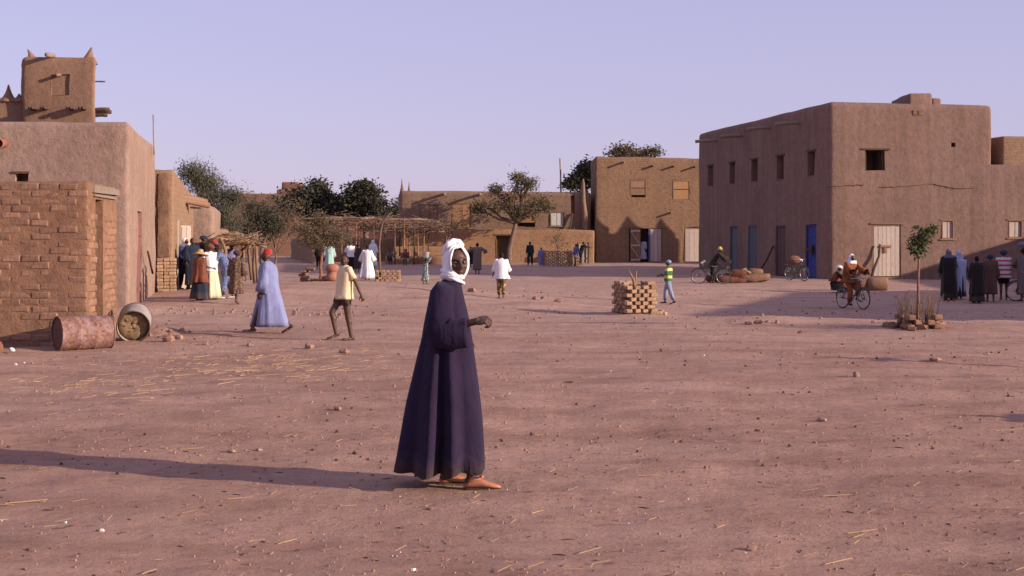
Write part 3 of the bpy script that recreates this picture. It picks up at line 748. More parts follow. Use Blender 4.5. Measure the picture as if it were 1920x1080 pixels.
# ------------------------------------------------------------------ houses across the far side
pts = [(px_x(1116, 100), 100.0), (px_x(1316, 100.7), 100.7), (14.0, 107.5), (5.9, 107)]
Fm = Face(pts[0], pts[1])
zm = px_z(293, 100)
wA, wB = Fm.rect(1182, 337, 1212, 370), Fm.rect(1262, 338, 1294, 374)
dA = Fm.rect(1180, 428, 1241, 491); dB = Fm.rect(1283, 427, 1312, 491)
zg = 0.42
mid, F = house("brick_house", "upright mud-brick house with two boarded upper windows and an open double door", "building",
               pts, [zm, px_z(297, 100.7), zm, zm], {0: [(*wA, 0.7), (*wB, 0.5), (dA[0], dA[1], ZB, dA[3], 1.6), (dB[0], dB[1], ZB, dB[3], 0.2)]}, M["mud_mid"], bevel=0.14, amp=0.06, rough=0.035, step=0.45, seed=7.7)
for r_, mt, zlo in ((wA, "wood_brown", 0.16), (wB, "wood_orange", 0.0)):
    mb = MB(); Fm.bx(mb, r_[0], r_[1], r_[3] - .06, r_[3] - .004, -.12, .02); Fm.bx(mb, r_[0], r_[0] + .06, r_[2] + .01, r_[3] - .064, -.12, .02); Fm.bx(mb, r_[1] - .06, r_[1], r_[2] + .01, r_[3] - .064, -.12, .02)
    w = mb.build("window", M[mt], mid, smooth=False)
    planks(w, Fm, r_[0] + .07, r_[1] - .07, r_[2] + zlo, r_[2] + (r_[3] - r_[2]) * .52, 1, M[mt], -.05, -.01, 0.0, "shutter_board")
    planks(w, Fm, r_[0] + .07, r_[1] - .07, r_[2] + (r_[3] - r_[2]) * .54, r_[3] - .065, 1, M[mt], -.05, -.01, 0.0, "shutter_board")
u1, u2 = Fm.u(1200), Fm.u(1217)
q = Fm.p(u1, 0); zg = g(q.x, q.y)
FL = Face(tuple(Fm.p(dA[0] + .06, 0, .10).xy), tuple(Fm.p(u1, 0, .16).xy))
mb = MB(); FL.bx(mb, 0, FL.L, zg + .03, dA[3] - .03, -.05, -.01); d1 = mb.build("door", M["wood_brown"], mid, smooth=False); d1["label"] = "brown leaf of the double door with a diagonal brace"
planks(d1, FL, 0, FL.L, zg + .03, dA[3] - .03, 4, M["wood_brown"], -.008, .02)
mb = MB()
for zz in (.08, .5, .92):
    zc = zg + (dA[3] - zg) * zz; FL.bx(mb, .02, FL.L - .02, zc - .05, zc + .05, .028, .055)
a_, b_ = FL.p(.05, zg + (dA[3] - zg) * .9, .075), FL.p(FL.L - .05, zg + (dA[3] - zg) * .54, .075); mb.tube([a_, b_], .035, 4)
a_, b_ = FL.p(.05, zg + (dA[3] - zg) * .46, .075), FL.p(FL.L - .05, zg + (dA[3] - zg) * .10, .075); mb.tube([a_, b_], .035, 4)
mb.build("crossbar", M["wood_pale"], d1, smooth=False)
d2 = plank_door(mid, Fm, u2 + .03, dA[1] - .02, zg + .03, dA[3] - .02, 3, M["wood_pale"], M["wood_pale"], -0.02, False, "pale leaf of the double door with a blue edge")
mb = MB(); Fm.bx(mb, u2 - .05, u2 + .02, zg + .03, dA[3] - .02, -.2, .06); mb.build("edge_strip", M["paint_blue"], d2, smooth=False)
plank_door(mid, Fm, dB[0] + .01, dB[1] - .01, zg + .03, dB[3] - .01, 3, M["wood_pale"], M["wood_brown"], .04, False)
mb = MB(); Fm.bx(mb, dA[0] - .25, dA[1] + .3, dA[3] + .003, dA[3] + .1, -.1, .08, .012); mb.build("lintel", M["wood_brown"], mid, smooth=False)
for px, py, l, mt in ((1168, 305, .55, "wood_grey"), (1222, 311, .35, "wood_dark"), (1261, 312, .38, "wood_dark"), (1301, 313, .45, "wood_dark"), (1256, 399, .5, "wood_grey")):
    wall_beam(mid, Fm, px, py, l, 0.075, M[mt])

# long plastered house with the yard wall in front of it
Yf = 100.5
pts = [(px_x(750, Yf), Yf), (px_x(1108, Yf), Yf), (5.5, 108), (-8.6, 108)]
Fz = Face(pts[0], pts[1]); zf = px_z(358, Yf)
fo = {k: Fz.rect(*v) for k, v in dict(brown=(787, 382, 823, 414), orange=(848, 381, 885, 428), white=(1032, 397, 1056, 424), gap=(970, 404, 1002, 424), slit=(1070, 367, 1077, 402), slot=(845, 382, 848, 416)).items()}
far, F = house("long_house", "long plastered mud house with horned corners, board shutters and a small white window", "building",
               pts, [zf, px_z(361, Yf), zf, zf], {0: [(*fo["brown"], .25), (*fo["orange"], .25), (*fo["white"], .3), (*fo["gap"], .8), (*fo["slit"], .35)]}, M["mud_far"], bevel=0.2, amp=0.09, rough=0.03, step=0.6, seed=12)
shutter_window(far, Fz, *fo["brown"], M["wood_brown"], M["wood_grey"], 2, 2, 0.16, "brown board shutters")
shutter_window(far, Fz, *fo["orange"], M["wood_orange"], M["wood_orange"], 2, 1, 0.10, "tall orange board shutters")
shutter_window(far, Fz, *fo["white"], M["paint_white"], M["wood_grey"], 2, 1, 0.10, "white window shutters")
r_ = fo["gap"]; shutter_window(far, Fz, r_[0], r_[1], r_[2] + (r_[3] - r_[2]) * .42, r_[3], M["wood_orange"], M["wood_orange"], 1, 2, 0.10, "orange board over a dark gap")
beam(far, "leaning_pole", Fz.p(Fz.u(1067), px_z(436, Yf), .3), Fz.p(Fz.u(1073), px_z(400, Yf), .1), .06, M["wood_dark"])
for px, py in ((834, 364), (900, 365)): wall_beam(far, Fz, px, py, .9, .10, M["wood_grey"], "drain_spout")
mb = MB()
pinnacle(mb, (px_x(754, Yf + .3), Yf + .32, zf - .25), px_z(335, Yf) - zf + .25, .20, 10, (-.03, 0), 1); mb.build("horn", M["mud_far"], far); mb = MB()
pinnacle(mb, (px_x(767, Yf + 3), Yf + 3, zf - .25), px_z(341, Yf + 3) - zf + .25, .18, 10, (0, 0), 2)
mb.build("horn", M["mud_far"], far)
mb = MB(); rings = []
for py, hw in ((440, 7.5), (400, 6.5), (375, 5), (355, 4), (344, 3), (335, 1)):
    z = px_z(py, Yf); w = hw / FPX * Yf; cx = px_x(1096 - (py < 380) * 2.5, Yf)
    rings.append([(cx - w, Yf - .1, z), (cx - w * .4, Yf - .1 - w, z), (cx + w * .6, Yf - .1 - w, z), (cx + w, Yf - .1, z), (cx + w, Yf + .5, z), (cx - w, Yf + .5, z)])
mb.loft(rings, False, True); mb.build("buttress", M["mud_far"], far)

Yy = 99.2
pts = [(px_x(752, Yy), Yy), (px_x(1114, Yy), Yy), (px_x(1114, Yy), Yy + .5), (px_x(752, Yy), Yy + .5)]
Fy = Face(pts[0], pts[1]); yo = Fy.rect(931, 442, 959, 492)
yard, F = house("yard_wall", "long ochre mud-brick yard wall with a dark doorway behind the umbrella-shaped tree", "wall",
                pts, px_z(431, Yy), {0: [(yo[0], yo[1], ZB, yo[3], .44)]}, M["mud_yard"], bevel=.09, amp=.07, rough=.03, step=.5, seed=21)
mb = MB(); Fy.bx(mb, yo[0] - .2, yo[1] + .2, yo[3] + .003, yo[3] + .1, -.2, .05, .01); mb.build("lintel", M["wood_dark"], yard, smooth=False)
planks(yard, Fy, yo[0] + .02, yo[1] - .02, .3, yo[3] - .02, 4, M["wood_dark"], -.42, -.36, .006, "door_plank")

# ruined low walls and terraces on the far left
house("ruined_wall", "low ruined wall running back in shade from the small tree", "wall",
      [(px_x(583, 98), 98), (px_x(601, 98), 98), (-16.6, 113), (-17.6, 113)], px_z(447, 98), None, M["mud_side"], bevel=.12, amp=.12, rough=.05, seed=31)
house("ruined_wall", "long low wall of worn mud bricks behind the white-robed people", "wall",
      [(px_x(603, 104), 104), (px_x(752, 104), 104.4), (px_x(752, 104), 105), (px_x(603, 104), 104.7)], px_z(446, 104), None, M["mud_yard"], bevel=.12, amp=.14, rough=.05, seed=33)
for k, (x0, x1, Y, py, lab) in enumerate(((606, 700, 101.5, 466, "lower mud terrace bank beside the ruined wall"), (722, 880, 96.2, 481, "lowest mud step in front of the pole arbour"), (730, 870, 97.2, 472, "middle mud step under the pole arbour"), (738, 850, 98.1, 462, "topmost mud step under the pole arbour"))):
    house("mud_terrace", lab, "terrace", [(px_x(x0, Y), Y), (px_x(x1, Y), Y), (px_x(x1, Y), Y + .98), (px_x(x0, Y), Y + .98)], px_z(py, Y), None, M["mud_yard"], bevel=.1, amp=.10, rough=.04, seed=40 + k)
hz, F = house("distant_house", "distant reddish mud house with a stepped roof room above the trees", "building",
      [(px_x(425, 142), 142), (px_x(620, 142), 142), (-18, 152), (-29, 152)], px_z(363, 142), None, M["mud_horizon"], bevel=.15, step=1.2, seed=50)
deck(hz, "roof_room", [(px_x(528, 143), 143), (px_x(560, 143), 143), (px_x(560, 143), 147), (px_x(528, 143), 147)], 6.2, px_z(341, 143), M["mud_horizon"], bevel=.15, seed=51)
deck(hz, "roof_step", [(px_x(519, 142.5), 142.5), (px_x(545, 142.5), 142.5), (px_x(545, 142.5), 142.98), (px_x(519, 142.5), 142.98)], 6.2, px_z(355, 142.5), M["mud_horizon"], bevel=.1, seed=52)
house("distant_wall", "distant reddish compound wall beyond the dark trees", "wall",
      [(px_x(560, 132), 132), (px_x(790, 132), 132), (px_x(790, 132), 133), (px_x(560, 132), 133)], px_z(402, 132), None, M["mud_horizon"], bevel=.15, step=1.2, amp=.1, seed=53)
house("distant_wall", "distant compound wall behind the tamarisk and the square house", "wall",
      [(-46, 126), (px_x(566, 126), 126), (px_x(566, 126), 127), (-46, 127)], px_z(415, 126), None, M["mud_horizon"], bevel=.15, step=1.2, amp=.1, seed=54)

def mast(px, y0, y1, Y, lab, lean=0):
    b = thing("antenna_mast", lab, "mast", (px_x(px, Y), Y, 0))
    beam(b, "pole", (px_x(px, Y), Y, px_z(y1, Y)), (px_x(px - lean, Y), Y, px_z(y0, Y)), .028 * Y / 50, M["wood_grey"], 6)
    mb = MB()
    for k in range(3): z = px_z(y0 + 2 + k * 5, Y); mb.tube([(px_x(px - lean, Y) - .0, Y - .1, z), (px_x(px - lean, Y), Y + .1 , z)], .012 * Y / 50, 5)
    mb.build("aerial_rod", M["wood_grey"], b)
mast(289, 215, 290, 44.0, "thin grey mast rising behind the plastered house", 1.5)
mast(1052, 297, 364, 104.5, "thin mast rising above the long plastered house", 2)
# ------------------------------------------------------------------ trees
def leaf_cloud(centres, n, size, spread, droop=0.0, aspect=0.5, r=None):
    r = r or rnd; vs, fs = [], []
    for _ in range(n):
        c, s = r.choice(centres)
        p = Vector(c) + Vector((r.gauss(0, 1), r.gauss(0, 1), r.gauss(0, .75))) * (spread * s)
        a = Vector((r.gauss(0, 1), r.gauss(0, 1), r.gauss(0, .6) - droop)); a.normalize()
        w = a.cross(Vector((r.gauss(0, 1), r.gauss(0, 1), r.gauss(0, 1))))
        if w.length < .05: continue
        w.normalize(); L = size * r.uniform(.6, 1.35); W = L * aspect * r.uniform(.7, 1.2); nn = a.cross(w) * L * .12
        o = len(vs)
        vs += [p, p + a * L * .45 + w * W * .5 + nn, p + a * L, p + a * L * .45 - w * W * .5 + nn]
        fs += [(o, o + 1, o + 2, o + 3)]
    return vs, fs
def tree(name, label, cat, base, blobs, fork, r0, n_leaf, leaf, mat, bark, spread=.35, per=14, droop=0, aspect=.5, seed=1, bend=0.0, twigs=True, group=None):
    """tapered trunk, limbs to every blob, twigs to leaf clusters; blobs = (x, y, z, rx, ry, rz) in world metres"""
    r = random.Random(seed); bx, by = base; z0 = g(bx, by) - .1
    t = thing(name, label, cat, (bx, by, z0 + .1), 0, group)
    mb = MB(); fk = Vector(fork)
    path = [Vector((bx, by, z0)).lerp(fk, k / 5) + Vector((math.sin(k / 5 * 3.1) * bend, 0, 0)) + nz((bx + k, by, seed), 1.3) * r0 * .8 * (k > 0) for k in range(6)]
    mb.tube(path, [r0 * (1.25 if k == 0 else 1) * (1 - .07 * k) for k in range(6)], 9, jit=.08)
    limbs = MB(); cl = []
    for (x, y, z, rx, ry, rz) in blobs:
        c = Vector((x, y, z)); m = path[-1].lerp(c, .5) + Vector((r.uniform(-.15, .15), r.uniform(-.15, .15), -.10 * (c - fk).length))
        limbs.tube([path[-1] - Vector((0, 0, r0 * .5)), path[-1].lerp(m, .5) + nz(c, 2) * .06, m, c], [r0 * .62, r0 * .5, r0 * .38, r0 * .18], 7, jit=.06)
        for _ in range(per):
            while True:
                v = Vector((r.uniform(-1, 1), r.uniform(-1, 1), r.uniform(-1, 1)))
                if .25 < v.length < 1: break
            q = c + Vector((v.x * rx, v.y * ry, v.z * rz)); cl.append((q, r.uniform(.65, 1.25)))
            if twigs:
                st = m.lerp(c, r.uniform(.1, 1)); mdl = st.lerp(q, .5) + Vector((0, 0, r.uniform(-.06, .1)))
                limbs.tube([st, mdl, q], [r0 * .2, r0 * .13, r0 * .05], 4)
    mb.build("trunk", bark, t); limbs.build("branches", bark, t)
    if n_leaf:
        v, f = leaf_cloud(cl, n_leaf, leaf, spread, droop, aspect, r)
        m2 = MB(); m2.v, m2.f = [tuple(q) for q in v], f; m2.build("crown", mat, t, smooth=False)
    return t
def blob(px, py, Y, rx, rz, ry=None): return (px_x(px, Y), Y, px_z(py, Y), rx / FPX * Y, (ry or rx) / FPX * Y, rz / FPX * Y)

tree("tamarisk_tree", "grey-green feathery tree rising over the small square house", "tree", (px_x(402, 74), 74.0),
     [blob(372, 335, 74, 24, 24), blob(395, 352, 74.6, 20, 24), blob(360, 322, 73.6, 14, 12), blob(412, 385, 74, 26, 30), blob(436, 368, 74.4, 16, 18), blob(428, 412, 73.4, 24, 24), blob(388, 392, 73.6, 18, 30)],
     (px_x(403, 74), 74, 2.6), .2, 13000, .17, M["leaf_grey"], M["bark"], .34, 14, 1.1, .22, 11)
tree("leafy_bush", "dark olive bush standing behind the market shelter", "bush", (px_x(492, 84), 84.0),
     [blob(480, 398, 84, 22, 20), blob(505, 405, 84.6, 20, 18), blob(466, 425, 83.6, 20, 18), blob(512, 425, 84, 14, 20)],
     (px_x(490, 84), 84, 1.6), .16, 4200, .17, M["leaf_dark"], M["bark"], .32, 13, .3, .45, 12)
tree("thorn_bush", "half-bare thorny bush with dusty leaves beside the road", "bush", (px_x(516, 86), 86.0),
     [blob(505, 390, 86, 16, 18), blob(540, 395, 86, 24, 22), blob(555, 420, 86.5, 24, 22), blob(520, 425, 86, 24, 22), blob(500, 440, 85.6, 16, 12)],
     (px_x(518, 86), 86, 1.2), .08, 2600, .14, M["leaf_dusty"], M["twig"], .40, 26, 0, .4, 13)
tree("mango_tree", "big dark round tree in front of the distant stepped house", "tree", (px_x(590, 118), 118.0),
     [blob(560, 372, 118, 30, 20), blob(594, 356, 118, 14, 14), blob(545, 385, 117.5, 20, 16), blob(588, 385, 117, 30, 22), blob(618, 378, 118, 20, 14), blob(630, 394, 117.5, 18, 18), blob(604, 400, 117, 34, 16)],
     (px_x(592, 118), 118, 3.0), .3, 7000, .34, M["leaf_dark"], M["bark"], .42, 13, 0, .55, 14)
tree("mango_tree", "dark dense tree standing to the west of the long plastered house", "tree", (px_x(686, 116), 116.0),
     [blob(668, 368, 116, 18, 20), blob(690, 372, 116, 24, 24), blob(684, 358, 116, 16, 13), blob(700, 385, 115.6, 20, 20), blob(660, 388, 115.6, 16, 16), blob(681, 400, 115.5, 26, 14)],
     (px_x(686, 116), 116, 3.0), .3, 6500, .34, M["leaf_dark"], M["bark"], .40, 13, 0, .55, 15)
tree("small_tree", "small dark tree with rounded tufts close to the long house corner", "tree", (px_x(722, 114), 114.0),
     [blob(716, 382, 114, 8, 6), blob(706, 396, 114, 8, 7), blob(722, 402, 114, 9, 8), blob(744, 388, 115, 6, 12), blob(742, 402, 115, 7, 12)],
     (px_x(722, 114), 114, 2.8), .12, 1500, .26, M["leaf_dark"], M["bark"], .28, 8, 0, .55, 16)
x, y = hit(601, 526)
tree("thorn_tree", "small dusty thorn tree with a reddish trunk beside the clay pots", "tree", (x, y),
     [blob(578, 440, y, 22, 16), blob(606, 432, y + .3, 26, 20), blob(634, 438, y, 20, 17), blob(600, 412, y + .2, 16, 14), blob(572, 432, y - .3, 14, 10), blob(624, 450, y - .4, 24, 12), blob(596, 452, y - .5, 24, 11)],
     (px_x(603, y), y, px_z(456, y)), .085, 4200, .13, M["leaf_dusty"], M["bark_red"], .20, 15, .5, .35, 17)
x, y = px_x(955, 97.6), 97.6
tree("umbrella_tree", "flat-topped umbrella-shaped tree growing before the yard wall doorway", "tree", (x, y),
     [blob(915, 386, y, 26, 12), blob(945, 372, y, 24, 18), blob(978, 352, y, 22, 18), blob(1004, 378, y + .4, 26, 14), blob(1020, 386, y, 16, 10), blob(962, 392, y - .6, 28, 15), blob(990, 396, y - .5, 26, 12), blob(898, 392, y, 14, 8), blob(972, 333, y, 10, 4), blob(990, 344, y, 12, 8), blob(930, 356, y, 8, 6)],
     (px_x(966, y), y, px_z(418, y)), .20, 6200, .17, M["leaf_olive"], M["bark"], .26, 15, .1, .45, 18, -.12)
tree("shade_tree", "dark tree peeping out behind the corner of the brick house", "tree", (px_x(1118, 126), 126.0),
     [blob(1104, 318, 126, 14, 16), blob(1088, 336, 126, 16, 8), blob(1075, 346, 126, 14, 5), blob(1108, 340, 126, 14, 14), blob(1094, 324, 126, 12, 7), blob(1122, 330, 126, 16, 22)],
     (px_x(1116, 126), 126, 4.5), .25, 4200, .32, M["leaf_dark"], M["bark"], .34, 12, 0, .5, 19)
tree("roof_tree", "sparse tree top showing over the roof of the brick house", "tree", (px_x(1192, 124), 124.0),
     [blob(1156, 285, 124, 16, 8), blob(1172, 282, 124, 16, 8), blob(1200, 288, 124, 18, 7), blob(1222, 284, 124, 14, 5), blob(1186, 294, 124, 26, 8)],
     (px_x(1190, 124), 124, 6.0), .25, 2400, .26, M["leaf_olive"], M["bark"], .34, 12, 0, .45, 20)
x, y = hit(1720, 615)
TREE_PIT = (x, y)
tree("mango_sapling", "thin sapling with one leafy tuft rising from the ring of fallen bricks", "sapling", (x, y),
     [blob(1727, 432, y, 11, 10), blob(1742, 430, y, 9, 5), blob(1718, 452, y, 8, 14), blob(1729, 452, y, 9, 14), blob(1712, 458, y, 4, 12), blob(1723, 470, y, 8, 12)],
     (px_x(1723, y), y, px_z(462, y)), .034, 400, .12, M["leaf_bright"], M["bark_red"], .07, 10, .8, .34, 21, .01)
x, y = px_x(1046, 94), 94.0
tree("dry_shrub", "sparse shrub growing out of the far brick tree guard", "shrub", (x, y),
     [blob(1040, 450, y, 16, 12), blob(1056, 456, y, 14, 12), blob(1046, 440, y, 10, 8)], (x, y, 1.4), .06, 260, .14, M["leaf_dusty"], M["twig"], .3, 12, 0, .4, 22)
x, y = px_x(836, 95.6), 95.6
tree("bare_tree", "leafless forked shrub on the steps before the yard wall", "shrub", (x, y),
     [blob(812, 422, y, 20, 14), blob(832, 410, y, 18, 14), blob(856, 418, y, 16, 18), blob(840, 432, y, 14, 12)], (px_x(834, y), y, 1.7), .09, 130, .14, M["leaf_dusty"], M["twig"], .4, 26, 0, .4, 23)
x, y = hit(713, 527)
t = thing("bare_sapling", "tall thin leafless sapling standing in the open brick tree guard", "sapling", (x, y, g(x, y)))
mb = MB(); ps = [(713, 530), (712, 490), (711, 460), (714, 432), (718, 416), (728, 403), (736, 398)]
mb.tube([(px_x(a, y), y, px_z(b, y)) for a, b in ps], [.055, .05, .045, .042, .036, .028, .015], 7, jit=.05); mb.build("trunk", M["bark"], t)
mb = MB()
for a, b, c, dd in ((714, 432, 700, 404), (716, 424, 724, 396), (711, 462, 703, 440), (726, 405, 742, 404)): mb.tube([(px_x(a, y), y, px_z(b, y)), (px_x(c, y), y + .1, px_z(dd, y))], [.016, .006], 5)
mb.build("twig", M["bark"], t)

# ------------------------------------------------------------------ pole arbour and market shelter
ar = thing("pole_arbour", "long arbour of thin poles roofed with brushwood across the far side", "arbour", (px_x(720, 96), 96, .36))
for k, (px, Y, py0, py1) in enumerate(((650, 96, 412, 488), (668, 95, 415, 486), (673, 97, 410, 488), (684, 96, 412, 488), (700, 95, 412, 490), (741, 95, 414, 489), (749, 97, 409, 489), (757, 95, 411, 488), (768, 97, 410, 488), (776, 95, 420, 491), (784, 96, 412, 490), (794, 97, 416, 486), (803, 96, 425, 470), (626, 98, 410, 470), (640, 95, 412, 488))):
    beam(ar, "post", (px_x(px, Y), Y, g(px_x(px, Y), Y) - .1), (px_x(px + rnd.uniform(-2, 2), Y), Y, px_z(py0, Y)), .05, M["wood_brown"] if k % 3 else M["wood_dark"], 6)  # darker wood stands in for the shade of the trees
for a, b, Y, ya, yb in ((566, 642, 94, 410, 408), (596, 700, 96, 414, 407), (640, 812, 95, 413, 412), (650, 826, 97, 420, 416), (660, 800, 96, 409, 411), (690, 835, 95.5, 428, 424), (612, 690, 95, 406, 410), (745, 832, 96, 436, 434)):
    beam(ar, "roof_pole", (px_x(a, Y), Y, px_z(ya, Y)), (px_x(b, Y), Y + rnd.uniform(-1, 1), px_z(yb, Y)), .05, M["pole"], 6)
mb = MB()
for _ in range(380):
    px = rnd.uniform(628, 832); Y = rnd.uniform(94, 98.5); z = px_z(rnd.gauss(419, 7) + (6 if px > 740 else -2), Y); a = rnd.uniform(0, 3.14); l = rnd.uniform(.3, 1.0)
    p = Vector((px_x(px, Y), Y, z)); q = Vector((math.cos(a), math.sin(a) * .7, rnd.uniform(-.35, .35))) * l
    mb.tube([p - q, p + nz(p, 3) * .12, p + q], [.022, .018, .008], 4)
mb.build("brushwood_roof", M["twig"], ar, kind="stuff")

st = thing("market_shelter", "makeshift market shelter of crooked forked posts under a sagging thatch roof", "shelter", (px_x(440, 53), 53, .1))
def crooked(parent, name, pp, Y, r, mat):
    mb = MB(); mb.tube([(px_x(a, Y + dy), Y + dy, px_z(b, Y + dy)) for a, b, dy in pp], [r * (1.1 - .08 * i) for i in range(len(pp))], 7, jit=.08); mb.build(name, mat, parent)
for Y, r, pp in ((52, .075, ((423, 546, 0), (422, 500, 0), (423, 470, 0), (418, 457, 0), (412, 447, 0))), (55, .08, ((479, 532, 0), (476, 500, 0), (478, 470, 0), (474, 452, 0), (468, 446, 0))),
                 (55.5, .06, ((472, 525, 0), (468, 490, 0), (466, 470, 0), (470, 452, 0))), (53, .06, ((484, 534, 0), (482, 500, 0), (480, 462, 0))), (58, .06, ((400, 530, 0), (402, 490, 0), (401, 446, 0))), (58, .06, ((455, 520, 0), (456, 480, 0), (455, 440, 0)))):
    crooked(st, "post", pp, Y, r, M["pole"])
for Y, r, pp in ((52, .05, ((392, 452, 0), (414, 447, 0), (440, 450, .5), (458, 452, 1))), (53, .055, ((440, 452, 0), (470, 444, .5), (482, 440, 1))), (54, .05, ((452, 470, 0), (468, 458, 0), (482, 452, 0))), (55, .045, ((480, 458, 0), (500, 464, 0))), (56, .05, ((396, 446, 0), (440, 440, 0), (484, 446, 0)))):
    crooked(st, "roof_pole", pp, Y, r, M["pole"])
def thatch(parent, px0, px1, Y0, Y1, py, thick, seed):
    mb = MB(); n, m = 14, 8; up, dn = [], []
    for j in range(m + 1):
        for i in range(n + 1):
            Y = Y0 + (Y1 - Y0) * j / m; x = px_x(px0 + (px1 - px0) * i / n, Y); e = min(i, n - i, j * 1.5, (m - j) * 1.5)
            z = px_z(py, Y0) + .16 * noise.noise((x * 1.2, Y * 1.2, seed)) + .07 * noise.noise((x * 5, Y * 5, seed)) + .10 * min(1, e / 2)
            up.append((x, Y, z)); dn.append((x, Y, z - thick * (.5 + .5 * min(1, e / 2)) + .05 * noise.noise((x * 6, Y * 6, seed + 3))))
    N = len(up); w = n + 1; mb.v = up + dn
    for j in range(m):
        for i in range(n):
            a = j * w + i; mb.f += [(a, a + 1, a + 1 + w, a + w), (N + a, N + a + w, N + a + 1 + w, N + a + 1)]
    edge = [i for i in range(n)] + [j * w + n for j in range(m)] + [m * w + i for i in range(n, 0, -1)] + [j * w for j in range(m, 0, -1)]
    for a, b in zip(edge, edge[1:] + edge[:1]): mb.f.append((b, a, N + a, N + b))
    return mb.build("thatch_roof", M["thatch"], parent)
thatch(st, 395, 468, 52.3, 57.5, 450, .28, 2.2); thatch(st, 424, 462, 53.0, 57.0, 443, .2, 4.4)
mb = MB()
for _ in range(150):
    Y = rnd.uniform(52, 57); p = Vector((px_x(rnd.uniform(392, 486), Y), Y, px_z(rnd.gauss(450, 5), Y))); q = Vector((rnd.uniform(-1, 1), rnd.uniform(-1, 1), rnd.uniform(-.5, .2))) * .35
    mb.tube([p - q, p + q], [.02, .01], 4)
mb.build("loose_twigs", M["twig"], st, kind="stuff")
mb = MB(); n = 16; rows = []
for j in range(7): rows.append([(px_x(428 + 28 * i / n, 56.5), 56.5 + .12 * noise.noise((i * .5, j * .7, 2)), g(-10.8, 56) + 1.35 * j / 6) for i in range(n + 1)])
front = rows; mb.loft(front, False, False, False); mb.loft([[(a, b + .06, c) for a, b, c in reversed(r_)] for r_ in front], False, False, False); mb.build("straw_screen", M["thatch"], st)
# ------------------------------------------------------------------ people
def remeshed(mb, vox):
    me = bpy.data.meshes.new("tmp"); me.from_pydata(mb.v, [], mb.f); me.update()
    o = bpy.data.objects.new("tmp", me); COL.objects.link(o)
    m = o.modifiers.new("r", 'REMESH'); m.mode, m.voxel_size, m.use_smooth_shade = 'VOXEL', vox, True
    s = o.modifiers.new("s", 'SMOOTH'); s.factor, s.iterations = 0.5, 4
    bpy.context.view_layer.update()
    e = o.evaluated_get(bpy.context.evaluated_depsgraph_get()); em = e.to_mesh()
    v = [tuple(x.co) for x in em.vertices]; f = [tuple(p.vertices) for p in em.polygons]
    e.to_mesh_clear(); bpy.data.objects.remove(o); bpy.data.meshes.remove(me)
    return v, f
def gs(v, c, s): return math.exp(-sum(((a - b) / k) ** 2 for a, b, k in zip(v, c, s)))
def head_shape(H):
    rx, ry, rz = .046 * H, .058 * H, .066 * H
    def fn(v):
        x, y, z = v.x / rx, v.y / ry, v.z / rz
        q = Vector(v)
        if z < 0:
            q.x *= 1 - .30 * (-z) ** 1.6; q.y *= 1 - (.10 if y < 0 else .30) * (-z) ** 1.4
            if y > 0: q.z *= 1 - .25 * y
        if y < -.75: q.y += (-.75 - y) * ry * .45
        o = Vector((x, y, z)); d = 0.0
        if y < 0:
            d += .30 * gs(o, (0, -1, -.20), (.20, .6, .17)) + .20 * gs(o, (0, -1, .0), (.13, .6, .22))
            d += .10 * gs(o, (0, -1, .28), (.75, .7, .10)) - .16 * (gs(o, (.40, -1, .10), (.22, .6, .13)) + gs(o, (-.40, -1, .10), (.22, .6, .13)))
            d += .08 * (gs(o, (.55, -.9, -.14), (.25, .5, .16)) + gs(o, (-.55, -.9, -.14), (.25, .5, .16)))
            d += .14 * gs(o, (0, -1, -.50), (.34, .6, .055)) + .14 * gs(o, (0, -1, -.61), (.30, .6, .055)) - .07 * gs(o, (0, -1, -.555), (.3, .6, .025))
            d += .12 * gs(o, (0, -1, -.86), (.30, .6, .14)) - .05 * gs(o, (0, -1, -.73), (.3, .6, .05))
        q.y -= d * ry
        return q
    return (rx, ry, rz), fn
def add_head(mb, c, rot, H, nu, nv, ears=True):
    r, fn = head_shape(H)
    # the dense side of the grid faces forward
    mb.ellipsoid(c, r, rot, nu, nv, fn)
    for s in ((1, -1) if ears else ()): mb.ellipsoid(Vector(c) + rot @ Vector((s * .046 * H, .006 * H, -.002 * H)), (.008 * H, .016 * H, .019 * H), rot, 8, 6)
def add_hand(mb, w, d, up, H, side, curl=35, n=6):
    """palm, four unequal bent fingers and a thumb; d = pointing direction, up = back of the hand, side = +1 when the thumb is towards d x up"""
    d = Vector(d).normalized(); up = Vector(up); up = (up - d * up.dot(d)).normalized(); lat = d.cross(up) * side; s = H / 1.75
    rot = Matrix((lat, d, up)).transposed()
    mb.ellipsoid(Vector(w) + d * .045 * s, (.040 * s, .052 * s, .017 * s), rot, 10, 7)
    for k, (o, L) in enumerate(((.030, .075), (.010, .085), (-.010, .079), (-.029, .060))):
        p = Vector(w) + d * .082 * s + lat * o * s; a = 0.0; L *= s
        for seg, f in enumerate((.45, .32, .23)):
            a += curl * (1.0 if seg == 0 else 1.15) + k * 3
            q = p + (d * math.cos(R(a)) - up * math.sin(R(a))) * L * f
            mb.capsule(p, (.0092 - .0012 * seg) * s, q, (.0085 - .0012 * seg) * s, n); p = q
    p = Vector(w) + d * .022 * s + lat * .030 * s; q = p + (d * .55 + lat * .7 - up * .35).normalized() * .040 * s
    mb.capsule(p, .012 * s, q, .0105 * s, n); mb.capsule(q, .0105 * s, q + (d * .9 + lat * .15 - up * .4).normalized() * .033 * s, .008 * s, n)

